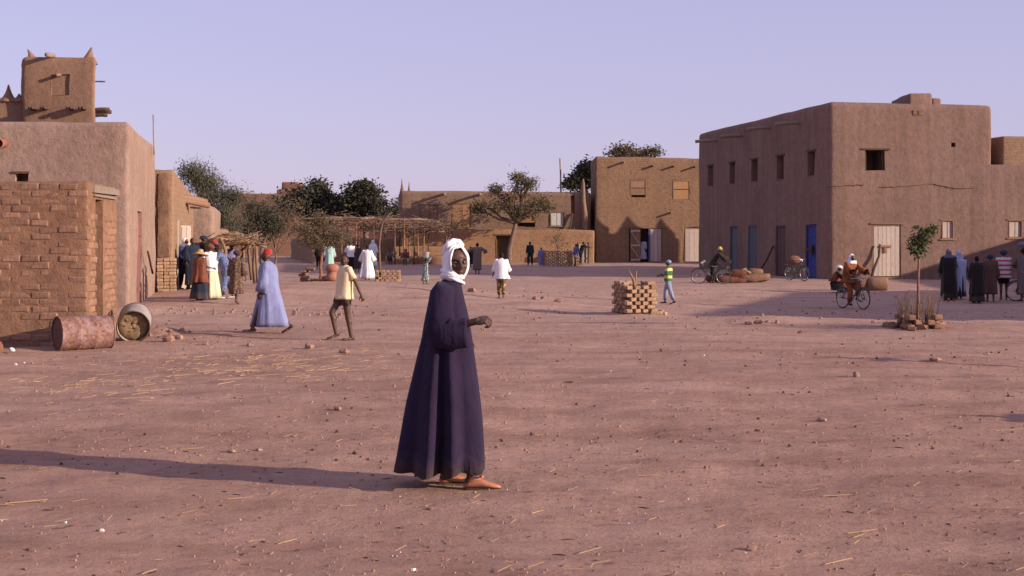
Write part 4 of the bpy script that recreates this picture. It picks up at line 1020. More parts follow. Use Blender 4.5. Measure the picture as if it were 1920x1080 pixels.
def joints(H, P):
    lean = R(P.get("lean", 2)); u = Vector((0, -math.sin(lean), math.cos(lean)))
    J = {}; hipz = .53 * H; J["pelvis"] = Vector((0, 0, hipz + .01 * H))
    for s, k in ((1, "L"), (-1, "R")):
        a, b = P.get("leg" + k, (0, 0)); sp = P.get("spread", 0)
        hp = Vector((s * .052 * H, 0, hipz)); a, b = R(a), R(b)
        kn = hp + Vector((s * math.sin(R(sp)), -math.sin(a), -math.cos(a))).normalized() * .245 * H
        an = kn + Vector((s * math.sin(R(sp)) * .5, -math.sin(a - b), -math.cos(a - b))).normalized() * .245 * H
        J["hip" + k], J["knee" + k], J["ank" + k] = hp, kn, an
        fa = R(P.get("foot" + k, 0)); fd = Vector((s * .12, -math.cos(fa), -math.sin(fa))).normalized()
        J["toe" + k], J["heel" + k] = an + fd * .105 * H + Vector((0, 0, -.030 * H)), an - fd * .028 * H + Vector((0, 0, -.028 * H))
    low = min(J[n].z for n in ("toeL", "toeR", "heelL", "heelR")) - .016 * H
    if "seat" in P: low = hipz - P["seat"]
    for k in J: J[k] = J[k] - Vector((0, 0, low))
    p = J["pelvis"]; J["waist"] = p + u * .09 * H; J["chest"] = p + u * .20 * H; J["neck"] = p + u * .30 * H
    hu = Vector((0, -math.sin(lean * .55), math.cos(lean * .55))); J["up"] = u
    J["head"] = J["neck"] + hu * .082 * H + Vector((0, -.016 * H, 0))
    for s, k in ((1, "L"), (-1, "R")):
        sh = p + u * .278 * H + Vector((s * .106 * H, 0, 0)); sw, out, bd = P.get("arm" + k, (5, 8, 12)); inn = P.get("inn" + k, 0)
        f = lambda a, o: Vector((s * math.sin(R(o)), -math.sin(R(a)) * math.cos(R(o)), -math.cos(R(a)) * math.cos(R(o))))
        el = sh + f(sw, out) * .172 * H; wr = el + f(sw + bd, out - inn) * .148 * H
        J["sh" + k], J["el" + k], J["wr" + k], J["hd" + k] = sh, el, wr, f(sw + bd, out - inn)
    J["hrot"] = Matrix.Rotation(R(P.get("hyaw", 0)), 3, 'Z') @ Matrix.Rotation(R(P.get("hpitch", 0)), 3, 'X')
    return J
def body_mesh(J, H, vox, detail, bare=True, slim=1.0, curl=35):
    m = MB(); c = m.capsule; k = slim
    m.ellipsoid(J["pelvis"], (.088 * H * k, .062 * H * k, .075 * H), None, 14, 9)
    c(J["pelvis"], .066 * H * k, J["chest"], .072 * H * k, 12)
    m.ellipsoid(J["chest"] + J["up"] * .01 * H, (.098 * H * k, .066 * H * k, .095 * H), None, 14, 9)
    c(J["shL"] * .82 + J["shR"] * .18, .036 * H, J["shR"] * .82 + J["shL"] * .18, .036 * H, 10)
    c(J["neck"] - J["up"] * .02 * H, .036 * H, J["head"] - Vector((0, -.006 * H, .02 * H)), .030 * H, 10)
    for s in "LR":
        c(J["sh" + s], .032 * H * k, J["el" + s], .023 * H * k); c(J["el" + s], .023 * H * k, J["wr" + s], .0155 * H * k)
        c(J["wr" + s], .0155 * H, J["wr" + s] + J["hd" + s] * .03 * H, .017 * H)
        c(J["hip" + s], .052 * H * k, J["knee" + s], .033 * H * k); c(J["knee" + s], .033 * H * k, J["ank" + s], .021 * H * k)
        mid = J["knee" + s].lerp(J["ank" + s], .3) + Vector((0, .010 * H, 0)); m.ellipsoid(mid, (.030 * H * k, .033 * H * k, .06 * H), None, 10, 7)
        c(J["ank" + s], .022 * H, J["heel" + s] + Vector((0, 0, .006 * H)), .020 * H); c(J["heel" + s], .017 * H, J["toe" + s], .015 * H)
        c(J["heel" + s].lerp(J["toe" + s], .6) + Vector((.012 * H, 0, 0)), .014 * H, J["toe" + s] + Vector((.012 * H, .006 * H, 0)), .012 * H)
    v, f = remeshed(m, vox)
    o = MB(); o.v, o.f = v, f
    add_head(o, J["head"], J["hrot"], H, *((40, 34) if detail else (16, 13)))
    for s in "LR":
        sd = 1 if s == "L" else -1
        lat = Vector((-sd, 0, 0)); d = J["hd" + s]
        add_hand(o, J["wr" + s] + d * .012 * H, d, Vector((sd, -.2, .25)), H, 1 if s == "L" else -1, curl, 7 if detail else 5)
    return o
def foldring(c, rx, ry, n, amp, ph, tilt=0.0, rot=0.0):
    out = []
    for i in range(n):
        th = 6.283185 * i / n
        k = 1 + 1.7 * amp * (.55 * math.sin(5 * th + ph) + .40 * math.sin(8 * th + 1.7 * ph + 1) + .30 * math.sin(13 * th + 2.3 * ph))
        x, y = math.cos(th) * rx * k, math.sin(th) * ry * k
        out.append(Vector(c) + Vector((x, y, tilt * y)))
    return out
def hem_in(rings, k=.95, up=.02):
    last = rings[-1]; c = sum(last, Vector()) / len(last)
    rings.append([c + (p - c) * k + Vector((0, 0, up * .3)) for p in last]); rings.append([c + (p - c) * (k - .04) + Vector((0, 0, up * 6)) for p in last])
def cloth_body(mb, J, H, hem, rx, ry, ph, top="neck", amp=.09, n=40, loose=1.0, foot=None):
    """a garment hanging from the shoulders (or the waist) down to height hem"""
    u = J["up"]; rings = []
    pel = J["pelvis"]; feet = foot if foot is not None else (J["ankL"] + J["ankR"]) / 2
    if top == "neck":
        N = J["neck"]
        for off, a, b in ((.028, .034, .034), (.014, .046, .044), (.000, .078, .054), (-.020, .112, .068), (-.050, .128, .078)):
            rings.append(foldring(N + u * off * H, a * H * (loose if off < 0 else 1), b * H * (loose if off < 0 else 1), n, amp * .1, ph))
        rings.append(foldring(J["chest"], .122 * H * loose, .086 * H * loose, n, amp * .3, ph))
        rings.append(foldring(J["waist"], .116 * H * loose, .084 * H * loose, n, amp * .5, ph))
    else:
        rings.append(foldring(J["waist"], .084 * H, .066 * H, n, amp * .15, ph)); rings.append(foldring(J["waist"] - u * .03 * H, .094 * H, .074 * H, n, amp * .3, ph))
    r0 = (.112 * H * (loose if top == "neck" else 1), .088 * H * (loose if top == "neck" else 1)); z0 = pel.z; K = 8
    if z0 - hem < .12 * H: K = 3
    for i in range(0 if hem < z0 else 99, K + 1):
        t = i / K; z = z0 + (hem - z0) * t; q = (pel.z - z) / max(.01, pel.z - feet.z) if feet.z < pel.z else 0
        c = pel.lerp(Vector((feet.x, feet.y, pel.z)), min(1, max(0, q)) * .8); c.z = z
        rings.append(foldring(c, r0[0] + (rx * H - r0[0]) * t, r0[1] + (ry * H - r0[1]) * t, n, amp * (.5 + .6 * t), ph))
    if hem >= z0: rings.append(foldring(J["waist"].lerp(pel, min(1, (J["waist"].z - hem) / (.09 * H))), rx * H, ry * H, n, amp, ph))
    hem_in(rings, .95, .02 * H / 1.7)
    mb.loft(rings, top == "neck", False)
def sleeve(mb, J, H, s, frac, r0, r1, n=14):
    sh, el, wr = J["sh" + s], J["el" + s], J["wr" + s]; sd = 1 if s == "L" else -1
    path = [sh + Vector((-sd * .035 * H, 0, .004 * H)), sh + Vector((sd * .004 * H, 0, .006 * H))]; L1, L2 = .172, .148; tot = frac * (L1 + L2)
    if tot <= L1: path += [sh.lerp(el, tot / L1 * .5), sh.lerp(el, tot / L1)]
    else: path += [sh.lerp(el, .5), sh.lerp(el, .9), el.lerp(wr, .15), el.lerp(wr, (tot - L1) / L2)]
    k = len(path); rr = [r0 * H * .85, r0 * H] + [(r0 + (r1 - r0) * (i / (k - 3))) * H for i in range(1, k - 1)]
    d = (path[-1] - path[-2]).normalized()
    path += [path[-1] - d * .004 * H, path[-1] - d * .05 * H]; rr += [rr[-1] * .9, rr[-1] * .82]
    # rings keep the direction of the sleeve on the way back in
    pts = path; rings = []; u = None
    for i, p in enumerate(pts):
        t = (pts[min(i + 1, k - 1)] - pts[max(0, min(i, k - 1) - 1)]).normalized() if i < k else d
        u = t.orthogonal().normalized() if u is None else (u - t * u.dot(t)).normalized(); w = t.cross(u)
        rings.append([p + (u * math.cos(6.2832 * a / n) + w * math.sin(6.2832 * a / n)) * rr[i] * (1 + .07 * math.sin(3 * 6.2832 * a / n + i * 1.9)) for a in range(n)])
    mb.loft(rings, True, False)
def legs_cloth(mb, J, H, frac, r0, r1, n=14):
    m = J["pelvis"]; rings = [foldring(J["waist"], .080 * H, .064 * H, 24, .02, 1), foldring(m + Vector((0, 0, .03 * H)), .094 * H, .074 * H, 24, .03, 1), foldring(m - Vector((0, 0, .04 * H)), .098 * H, .078 * H, 24, .03, 1), foldring(m - Vector((0, 0, .075 * H)), .07 * H, .055 * H, 24, .03, 1)]
    mb.loft(rings, False, True)
    for s in "LR":
        hp, kn, an = J["hip" + s], J["knee" + s], J["ank" + s]
        tot = frac * 2; path = [hp + Vector((0, 0, .01 * H))] + ([hp.lerp(kn, tot * .5), hp.lerp(kn, tot)] if tot <= 1 else [hp.lerp(kn, .5), hp.lerp(kn, .92), kn.lerp(an, .1), kn.lerp(an, (tot - 1) * .55), kn.lerp(an, tot - 1)])
        k = len(path); rr = [(r0 + (r1 - r0) * i / (k - 1)) * H * (1 + .06 * math.sin(i * 2.1)) for i in range(k)]
        d = (path[-1] - path[-2]).normalized(); path.append(path[-1] - d * .02 * H); rr.append(rr[-1] * .84)
        rings, u = [], None
        for i, p in enumerate(path):
            t = (path[min(i + 1, k - 1)] - path[max(0, min(i, k - 1) - 1)]).normalized()
            u = Vector((1, 0, 0)) - t * t.x; u.normalize(); w = t.cross(u)
            rings.append([p + (u * math.cos(6.2832 * a / n) + w * math.sin(6.2832 * a / n)) * rr[i] * (1 + .06 * math.sin(4 * 6.2832 * a / n + i)) for a in range(n)])
        mb.loft(rings, True, False)
def shoe_mesh(mb, heel, toe, H, ankle_z):
    heel, toe = Vector(heel), Vector(toe); d = (toe - heel); L = d.length + .035 * H; d.z *= 1; d.normalize(); up = Vector((0, 0, 1)); lat = d.cross(up).normalized()
    b = heel - d * .02 * H; rings = []; n = 12
    for t, w, h in ((0, .012, .020), (.03, .018, .032), (.15, .022, .036), (.32, .021, .040), (.5, .024, .034), (.7, .027, .026), (.86, .024, .020), (.96, .015, .013), (1.0, .006, .006)):
        c = b + d * L * t; c.z -= .014 * H
        rings.append([c + lat * math.cos(6.2832 * i / n) * w * H + up * ((math.sin(6.2832 * i / n) * .5 + .5) * h * H) for i in range(n)])
    mb.loft(rings)

def person(label, feet=None, at=None, H=None, head=None, yaw=0, pose=None, wear=(), slim=1.0, detail=False, vox=None, z=None, extra=0.0, curl=35, group=None, eyes=False):
    """one standing, walking or crouching figure; feet = photograph pixel of the feet, head = pixel row of the top of the head"""
    P = pose or {}
    if feet: x, y = hit(*feet)
    else: x, y = px_x(at[0], at[1]), at[1]
    if H is None: H = (feet[1] - head) / FPX * y / (1.0 + extra) / P.get("tall", 1.0)
    z = g(x, y) if z is None else z
    J = joints(H, P); t = thing("person", label, "person", (x, y, z), R(yaw), group)
    vox = vox or (.010 if detail else .017)
    body = body_mesh(J, H, vox, detail, True, slim, curl).build("body", M["skin"], t, local=True)
    hc, hr = J["head"], J["hrot"]; ph = rnd.uniform(0, 6)
    if eyes:
        for s in (1, -1):
            e = MB(); e.ellipsoid(hc + hr @ Vector((s * .0185 * H, -.0425 * H, .006 * H)), (.0066 * H,) * 3, None, 10, 8); eo = e.build("eye", M["eye_white"], t, local=True)
            e = MB(); e.ellipsoid(hc + hr @ Vector((s * .0185 * H, -.0480 * H, .006 * H)), (.0034 * H, .0016 * H, .0036 * H), hr, 8, 6); e.build("iris", M["eye_dark"], eo, local=True)
    hatted = False
    for w in wear:
        kind, mat = w[0], w[1] if len(w) > 1 else None; o = dict(w[2]) if len(w) > 2 else {}; mb = MB()
        if kind == "robe":
            cloth_body(mb, J, H, o.get("hem", .07) * H, o.get("rx", .17), o.get("ry", .15), ph, "neck", o.get("amp", .09), 44, o.get("loose", 1.08))
            if o.get("sleeves", 1):
                for s in "LR": sleeve(mb, J, H, s, o.get("slen", .92), o.get("s0", .044), o.get("s1", .062))
        elif kind == "shirt":
            cloth_body(mb, J, H, o.get("hem", .50) * H + (J["pelvis"].z - .54 * H), o.get("rx", .118), o.get("ry", .096), ph, "neck", o.get("amp", .05), 36, o.get("loose", 1.02))
            for s in "LR": sleeve(mb, J, H, s, o.get("slen", .42), .041, o.get("s1", .040))
        elif kind in ("trousers", "shorts"): legs_cloth(mb, J, H, o.get("len", .93 if kind == "trousers" else .38), .060, o.get("r1", .036 if kind == "trousers" else .055))
        elif kind == "skirt": cloth_body(mb, J, H, o.get("hem", .06) * H, o.get("rx", .13), o.get("ry", .12), ph, "waist", o.get("amp", .06), 40)
        elif kind == "cloak":
            cloth_body(mb, J, H, o.get("hem", .35) * H, o.get("rx", .17), o.get("ry", .14), ph + 2, "neck", o.get("amp", .10), 44, o.get("loose", 1.3))
        elif kind == "scarf":
            hatted = True; mb.ellipsoid(hc + hr @ Vector((0, .020 * H, .010 * H)), (.058 * H, .061 * H, .073 * H), hr, 18, 12, lambda v: v * (1 + .05 * noise.noise(v * 40 / H)))
            rings = [foldring(hc + Vector((0, .020 * H, -.02 * H)), .056 * H, .056 * H, 24, .04, ph), foldring(J["neck"] + Vector((0, .004 * H, .036 * H)), .058 * H, .060 * H, 24, .05, ph), foldring(J["neck"] + Vector((0, 0, .005 * H)), .085 * H, .072 * H, 24, .07, ph), foldring(J["neck"] - Vector((0, 0, .025 * H)), o.get("w", .112) * H, .080 * H, 24, .07, ph)]
            if o.get("drop"): rings.append(foldring(J["chest"], .135 * H, .10 * H, 24, .08, ph)); rings.append(foldring(J["pelvis"].lerp(J["chest"], 1 - o["drop"]), .145 * H, .112 * H, 24, .09, ph))
            hem_in(rings, .95, .01 * H); mb.loft(rings, False, False)
        elif kind == "turban":
            hatted = True; mb.ellipsoid(hc + hr @ Vector((0, .012 * H, .028 * H)), (.058 * H, .066 * H, .052 * H), hr, 16, 10)
            for a, zz, r_ in ((.25, .020, .062), (-.2, .034, .060), (.1, .048, .050)):
                q = hr @ Matrix.Rotation(a, 3, 'X') @ Matrix.Rotation(a * .7, 3, 'Y'); mb.tube([hc + q @ Vector((math.cos(6.2832 * i / 16) * r_ * H, .008 * H + math.sin(6.2832 * i / 16) * r_ * 1.08 * H, zz * H)) for i in range(17)], .017 * H, 7, False)
        elif kind == "cap":
            hatted = True; mb.ellipsoid(hc + hr @ Vector((0, .008 * H, .030 * H)), (.050 * H, .062 * H, .046 * H), hr, 16, 10)
        elif kind == "fez":
            hatted = True; rings = []
            for zz, r_ in ((.020, .052), (.022, .0535), (.05, .050), (.078, .044), (.083, .041)): rings.append([hc + hr @ Vector((math.cos(6.2832 * i / 20) * r_ * H * .94, .010 * H + (zz - .02) * .25 * H + math.sin(6.2832 * i / 20) * r_ * H * 1.08, zz * H)) for i in range(20)])
            mb.loft(rings)
        elif kind == "cone_cap":
            hatted = True; rings = []
            for zz, r_ in ((.012, .053), (.03, .055), (.06, .047), (.085, .032), (.10, .012)): rings.append([hc + hr @ Vector((math.cos(6.2832 * i / 16) * r_ * H, .008 * H + math.sin(6.2832 * i / 16) * r_ * H * 1.1, zz * H)) for i in range(16)])
            mb.loft(rings)
        elif kind == "straw_hat":
            hatted = True; rings = []
            for zz, r_ in ((.006, .050), (-.020, .170), (-.012, .176), (.026, .090), (.055, .058), (.09, .050), (.10, .030), (.103, .004)): rings.append([hc + hr @ Vector((math.cos(6.2832 * i / 24) * r_ * H, .006 * H + math.sin(6.2832 * i / 24) * r_ * H, zz * H)) for i in range(24)])
            mb.loft(rings)
        elif kind == "shoes":
            for s in "LR":
                m2 = MB(); shoe_mesh(m2, J["heel" + s], J["toe" + s], H, 0); m2.build("shoe", mat, t, local=True)
            continue
        elif kind == "sandals":
            for s in "LR":
                m2 = MB(); a, b = J["heel" + s], J["toe" + s]; d = (b - a).normalized(); m2.box((-.025 * H, -.02 * H, -.004 * H), (.025 * H, (b - a).length + .03 * H, .004 * H), 0, Matrix.Translation(a - Vector((0, 0, .0185 * H))) @ Vector((0, 1, 0)).rotation_difference(d).to_matrix().to_4x4()); m2.build("sandal", mat, t, local=True)
            continue
        elif kind == "bundle":
            mb.ellipsoid(hc + Vector((0, .0, o.get("dz", .12) * H)), (o.get("r", .10) * H, o.get("r", .10) * H, .06 * H), None, 14, 9, lambda v: v * (1 + .15 * noise.noise(v * 9)))
        name = {"cone_cap": "cap", "scarf": "headscarf", "straw_hat": "hat"}.get(kind, kind)
        mb.build(o.get("name", name), mat, t, local=True)
    if not hatted:
        mb = MB(); mb.ellipsoid(hc + hr @ Vector((0, .010 * H, .013 * H)), (.049 * H, .056 * H, .060 * H), hr, 18 if detail else 12, 12 if detail else 8); mb.build("hair", M["hair"], t, local=True)
    return t, J, H

CL = dict(
    purple=cloth("deep_purple_cotton", (0.024, 0.0145, 0.039), (0.016, 0.0095, 0.027), 4, .04), white=cloth("white_cotton", (0.78, 0.76, 0.78), (0.66, 0.64, 0.67), 9, .1),
    blue=cloth("sky_blue_cotton", (0.235, 0.255, 0.45), (0.18, 0.195, 0.36), 5, .15), red=cloth("red_felt", (0.40, 0.035, 0.03), None, 8, .3),
    cream=cloth("cream_yellow_cotton", (0.70, 0.58, 0.38), (0.60, 0.48, 0.30), 6, .1), brown=cloth("dark_brown_cotton", (0.075, 0.045, 0.038), None, 6, .1),
    rust=cloth("rust_brown_shawl", (0.20, 0.065, 0.035), (0.13, 0.04, 0.025), 5, .2), navy=cloth("blue_black_cotton", (0.018, 0.028, 0.055), (0.012, 0.014, 0.028), 5, .2),
    lemon=cloth("pale_striped_cotton", (0.68, 0.63, 0.48), None, 5, .1, (0, 11, (0.46, 0.46, 0.30))), check=cloth("blue_checked_cotton", (0.16, 0.20, 0.36), None, 6, .1, None, (30, (0.04, 0.045, 0.10))),
    darkblue=cloth("dark_blue_cotton", (0.035, 0.045, 0.12), None, 5, .1), pattern=cloth("brown_patterned_cotton", (0.10, 0.060, 0.045), None, 5, .1, None, (20, (0.20, 0.135, 0.085))),
    black=cloth("black_cotton", (0.016, 0.013, 0.014), None, 5, .1), mint=cloth("mint_green_cotton", (0.36, 0.52, 0.48), None, 5, .1), greyrobe=cloth("grey_brown_cotton", (0.17, 0.125, 0.115), None, 5, .1),
    green=cloth("dark_green_cotton", (0.022, 0.034, 0.026), None, 5, .1), lilac=cloth("lilac_blue_cotton", (0.20, 0.20, 0.40), None, 5, .1), blueshirt=cloth("blue_shirt_cotton", (0.13, 0.15, 0.34), None, 5, .1),
    greenshirt=cloth("green_yellow_print", (0.06, 0.16, 0.05), None, 5, .1, (2, 4.2, (0.55, 0.55, 0.22))), greytrousers=cloth("blue_grey_trousers", (0.26, 0.29, 0.40), None, 5, .1), print=cloth("brown_print_trousers", (0.16, 0.10, 0.05), None, 5, .1, None, (14, (0.42, 0.34, 0.12))),
    floral=cloth("blue_green_print", (0.10, 0.13, 0.16), None, 5, .1, None, (18, (0.45, 0.50, 0.38))), orange=cloth("orange_brown_robe", (0.27, 0.095, 0.035), (0.18, 0.06, 0.025), 5, .1), charcoal=cloth("charcoal_shawl", (0.026, 0.020, 0.019), None, 5, .15),
    paleblue=cloth("pale_blue_veil", (0.42, 0.46, 0.64), None, 5, .15), umber=cloth("umber_robe", (0.115, 0.06, 0.045), None, 5, .1), stripe=cloth("red_white_striped_cotton", (0.60, 0.56, 0.60), None, 5, .1, (2, 6.4, (0.42, 0.05, 0.06))),
    violet=cloth("grey_violet_scarf", (0.17, 0.13, 0.19), None, 5, .2), yellow=cloth("yellow_knit", (0.62, 0.45, 0.07), None, 8, .2), olive=cloth("dark_olive_jacket", (0.038, 0.028, 0.022), None, 5, .1), skycap=cloth("pale_blue_knit", (0.25, 0.38, 0.48), None, 8, .2),
)
WALK = dict(legL=(24, 6), legR=(-18, 22), armL=(-14, 8, 14), armR=(16, 8, 18), footR=35)

# --- the man in the dark purple robe (built to the photograph, facing east, head turned to the camera)
def main_man():
    Y = 10.62; ox = px_x(858, Y); z0 = g(ox, Y)
    t = thing("person", "man in a long dark purple robe and white headscarf standing closest in the open square", "person", (ox, Y, z0))
    X = lambda px: px_x(px, Y) - ox
    Z = lambda py: px_z(py, Y) - z0
    # body: a continuous figure under the robe, local axes as the world's
    m = MB(); c = m.capsule
    nk, hd = Vector((X(846), 0, Z(527))), Vector((X(856), -.02, Z(494)))
    pel = Vector((X(838), 0, .97)); m.ellipsoid(pel, (.11, .15, .13), None, 16, 10); c(pel, .11, Vector((X(838), 0, Z(575))), .12, 14); m.ellipsoid((X(838), 0, Z(572)), (.11, .165, .16), None, 16, 10)
    c(Vector((X(836), -.15, Z(545))), .055, Vector((X(836), .15, Z(545))), .055, 12); c(nk - Vector((.01, 0, .06)), .062, hd - Vector((.01, -.005, .03)), .052, 12)
    shr, elr, wrr = Vector((X(832), -.19, Z(548))), Vector((X(836), -.23, Z(613))), Vector((X(890), -.30, Z(599.5)))
    shl, ell, wrl = Vector((X(834), .19, Z(548))), Vector((X(828), .24, Z(618))), Vector((X(862), .20, Z(640)))
    for a, b, d in ((shr, elr, wrr), (shl, ell, wrl)): c(a, .052, b, .040); c(b, .042, d, .027); c(d, .027, d + (d - b).normalized() * .03, .029)
    ankF, ankB = Vector((X(886), -.13, .105)), Vector((X(838), .07, .115))
    for s, a in ((-1, ankF), (1, ankB)):
        kn = Vector((X(856) if s < 0 else X(838), s * .10, .52)); c(pel + Vector((0, s * .09, -.05)), .085, kn, .058); c(kn, .056, a, .037); m.ellipsoid(kn.lerp(a, .32) + Vector((-.015, 0, 0)), (.055, .05, .11), None, 10, 8)
        c(a, .036, a + Vector((-.03, 0, -.06)), .032); c(a + Vector((-.02, 0, -.065)), .03, a + Vector((.15, -.01, -.082)), .02)
    v, f = remeshed(m, .0085); o = MB(); o.v, o.f = v, f
    H = 1.78; yaw = R(20); hrot = Matrix.Rotation(yaw, 3, 'Z') @ Matrix.Rotation(R(2), 3, 'X') @ Matrix.Rotation(R(-4), 3, 'Y')
    add_head(o, hd, hrot, H, 72, 60, False)
    # right hand: loosely closed fist, knuckles forward and down
    dh = (wrr - elr).normalized(); add_hand(o, wrr + dh * .012, (dh + Vector((.1, -.05, -.10))).normalized(), Vector((0.1, -.62, .75)), 1.86, -1, 52, 9)
    add_hand(o, wrl + (wrl - ell).normalized() * .012, (wrl - ell), Vector((0, .8, .4)), 1.78, 1, 40, 6)
    o.build("body", M["skin"], t, local=True)
    for s in (1, -1):
        e = MB(); e.ellipsoid(hd + hrot @ Vector((s * .0190 * H, -.0425 * H, .006 * H)), (.0068 * H,) * 3, None, 14, 10); eo = e.build("eye", M["eye_white"], t, local=True)
        e = MB(); e.ellipsoid(hd + hrot @ Vector((s * .0190 * H, -.0482 * H, .006 * H)), (.0046 * H, .0018 * H, .0048 * H), hrot, 10, 7); e.build("iris", M["eye_dark"], eo, local=True)
        e = MB(); e.tube([hd + hrot @ Vector((s * a * H, -.0515 * H + b * H, (.0195 - (a - .018) ** 2 * 12) * H)) for a, b in ((.008, .001), (.016, -.0005), (.024, .003), (.031, .010))], [.0016 * H, .0028 * H, .0026 * H, .0012 * H], 6); e.build("eyebrow", M["hair"], t, local=True)
    # robe
    rows = [(521, 834, 858, .070), (526, 829, 861, .085), (531, 823, 864, .125), (538, 816, 866, .170), (548, 810, 868, .205), (562, 804, 871, .222), (582, 800, 876, .228), (606, 795, 881, .232), (632, 791, 885, .240), (660, 784, 889, .252),
            (690, 777, 893, .268), (720, 770, 897.5, .284), (752, 762, 901.5, .300), (785, 756, 904.5, .316), (819, 750, 906.5, .330), (850, 744, 908, .342), (879, 738, 909, .352)]
    n = 128; rings = []
    for k, (py, xl, xr, ry) in enumerate(rows):
        q = max(0, (k - 5) / 11); cx, rx, z = (X(xl) + X(xr)) / 2, (X(xr) - X(xl)) / 2, Z(py); ring = []
        for i in range(n):
            th = 6.283185 * i / n; ex = 2.25
            cc, ss = math.cos(th), math.sin(th); rr = (abs(cc) ** ex + abs(ss) ** ex) ** (-1 / ex)
            fold = 0.0
            # long soft folds falling from the sleeve and the shoulders on the camera side
            for a0, wd, dp in ((-1.62, .10, -.15), (-1.36, .13, .085), (-1.86, .15, .07), (-1.05, .16, -.06), (-.62, .16, .05), (-2.25, .16, -.06), (-2.62, .16, .045), (.7, .2, .08), (1.5, .2, -.10), (2.3, .22, .08)):
                a = th - 6.283185 if th > 3.14159 else th
                dd = a - (a0 + .10 * math.sin(q * 3 + a0)); fold += dp * math.exp(-(dd / (wd * (1.25 - .35 * q))) ** 2)
            fold = 2.3 * fold * (.12 + .95 * q) * (1 if k > 3 else .2)
            fold += .010 * q * math.sin(13 * th + 2 * math.sin(k * .45)) + (.012 * noise.noise((cc * 3, ss * 3, z * 5)) if k > 2 else 0)
            x, y = cx + cc * rr * rx * (1 + fold * .55), ss * rr * ry * (1 + fold)
            ring.append(Vector((x, y, z + (0.010 * math.sin(5 * th + 1) + .006 * math.sin(11 * th) if k >= 15 else 0))))
        rings.append(ring)
    hem_in(rings, .985, .006)
    mb = MB(); mb.loft(rings, False, False)
    def slv(path, rad, n=28, seed=0.0):
        pts = [Vector(p) for p in path]; u = None; k = len(pts); rs = []
        d = (pts[-1] - pts[-2]).normalized(); pts += [pts[-1] - d * .006, pts[-1] - d * .12]; rad = rad + [(rad[-1][0] * .95, rad[-1][1] * .95), (rad[-1][0] * .9, rad[-1][1] * .9)]
        for i, p in enumerate(pts):
            a = min(i, k - 1); tt = (pts[min(a + 1, k - 1)] - pts[max(0, a - 1)]).normalized() if i < k else d
            w = Vector((0, -1, 0)) - tt * tt.dot(Vector((0, -1, 0))); w.normalize(); u = tt.cross(w)
            ring = []
            for j in range(n):
                th = 6.2832 * j / n; cc, ss = math.cos(th), math.sin(th)
                kk = 1 + .05 * math.sin(3 * th + i * 1.3 + seed) + .08 * noise.noise((cc * 2.2 + seed, ss * 2.2, i * .8))
                ring.append(p + (u * cc * rad[i][0] + w * ss * rad[i][1]) * kk)
            rs.append(ring)
        mb.loft(rs, True, False)
    slv([(X(838), -.13, Z(538)), (X(832), -.19, Z(551)), (X(829), -.225, Z(572)), (X(827), -.245, Z(594)), (X(829), -.26, Z(611)), (X(838), -.275, Z(620)), (X(850), -.285, Z(621)), (X(863), -.29, Z(620.5)), (X(874), -.295, Z(620)), (X(880), -.295, Z(619.5))],
        [(.075, .05), (.088, .07), (.096, .08), (.105, .085), (.115, .088), (.118, .085), (.114, .08), (.110, .075), (.108, .072), (.108, .070)])
    slv([(X(838), .13, Z(540)), (X(832), .19, Z(552)), (X(826), .235, Z(580)), (X(824), .26, Z(606)), (X(834), .25, Z(628)), (X(852), .22, Z(638))], [(.075, .05), (.09, .07), (.10, .08), (.11, .08), (.11, .08), (.10, .075)], 24, 2.0)
    rb = mb.build("robe", CL["purple"], t, local=True)
    mb = MB(); mb.tube([(X(846) + math.cos(6.2832 * i / 20) * .052, math.sin(6.2832 * i / 20) * .072, Z(521.5) - .012 * math.cos(6.2832 * i / 20)) for i in range(21)], .008, 6, False); mb.build("collar", CL["purple"], rb, local=True)
    # headscarf: open shell round the head, rolled rim round the face, chin wrap and a top knot
    fd = hrot @ Vector((0, -1, -.05)); cs = hd + hrot @ Vector((0, .018, .012)); nu, nv = 72, 46; mb = MB(); grid = []; ax = (.096, .118, .142)
    right = hrot @ Vector((1, 0, 0)); upv = hrot @ Vector((0, 0, 1))
    def scarf_pt(v):
        p = Vector((v.x * ax[0] * (1.0 if v.z > -.2 else 1.0 - .12 * (-.2 - v.z)), v.y * ax[1], v.z * ax[2]))
        if v.y > 0: p *= 1 + .10 * v.y * (1 if v.z > -.3 else .4)
        ang = math.atan2(v.x, v.z); p *= 1 + .026 * math.sin(ang * 3 + v.y * 9) * (.4 + .6 * max(0, v.y + .6)) + .05 * noise.noise(v * 2.4) + .018 * noise.noise(Vector((v.x * 3, v.y * 9, v.z * 9)))
        return cs + hrot @ p
    def face_in(v):  # opening for the face: a tall oval
        return v.y < -.2 and (v.x / .70) ** 2 + ((v.z - .0) / .80) ** 2 < 1
    for j in range(nv + 1):
        ph = math.pi * j / nv; ph = min(math.pi - .03, max(.03, ph))
        grid.append([Vector((math.sin(ph) * math.cos(6.2832 * i / nu), math.sin(ph) * math.sin(6.2832 * i / nu), -math.cos(ph))) for i in range(nu)])
    mb.v = [tuple(scarf_pt(v)) for r_ in grid for v in r_]
    for j in range(nv):
        for i in range(nu):
            if not face_in((grid[j][i] + grid[j + 1][(i + 1) % nu]) / 2): mb.f.append((j * nu + i, j * nu + (i + 1) % nu, (j + 1) * nu + (i + 1) % nu, (j + 1) * nu + i))
    def on_rim(a, kx=.60, kz=.72, push=1.0):
        x, z = kx * math.cos(a), .0 + kz * math.sin(a); y = -math.sqrt(max(.02, 1 - min(.98, x * x + z * z))); return cs + hrot @ Vector((x * ax[0] * push, y * ax[1] * push, z * ax[2] * push))
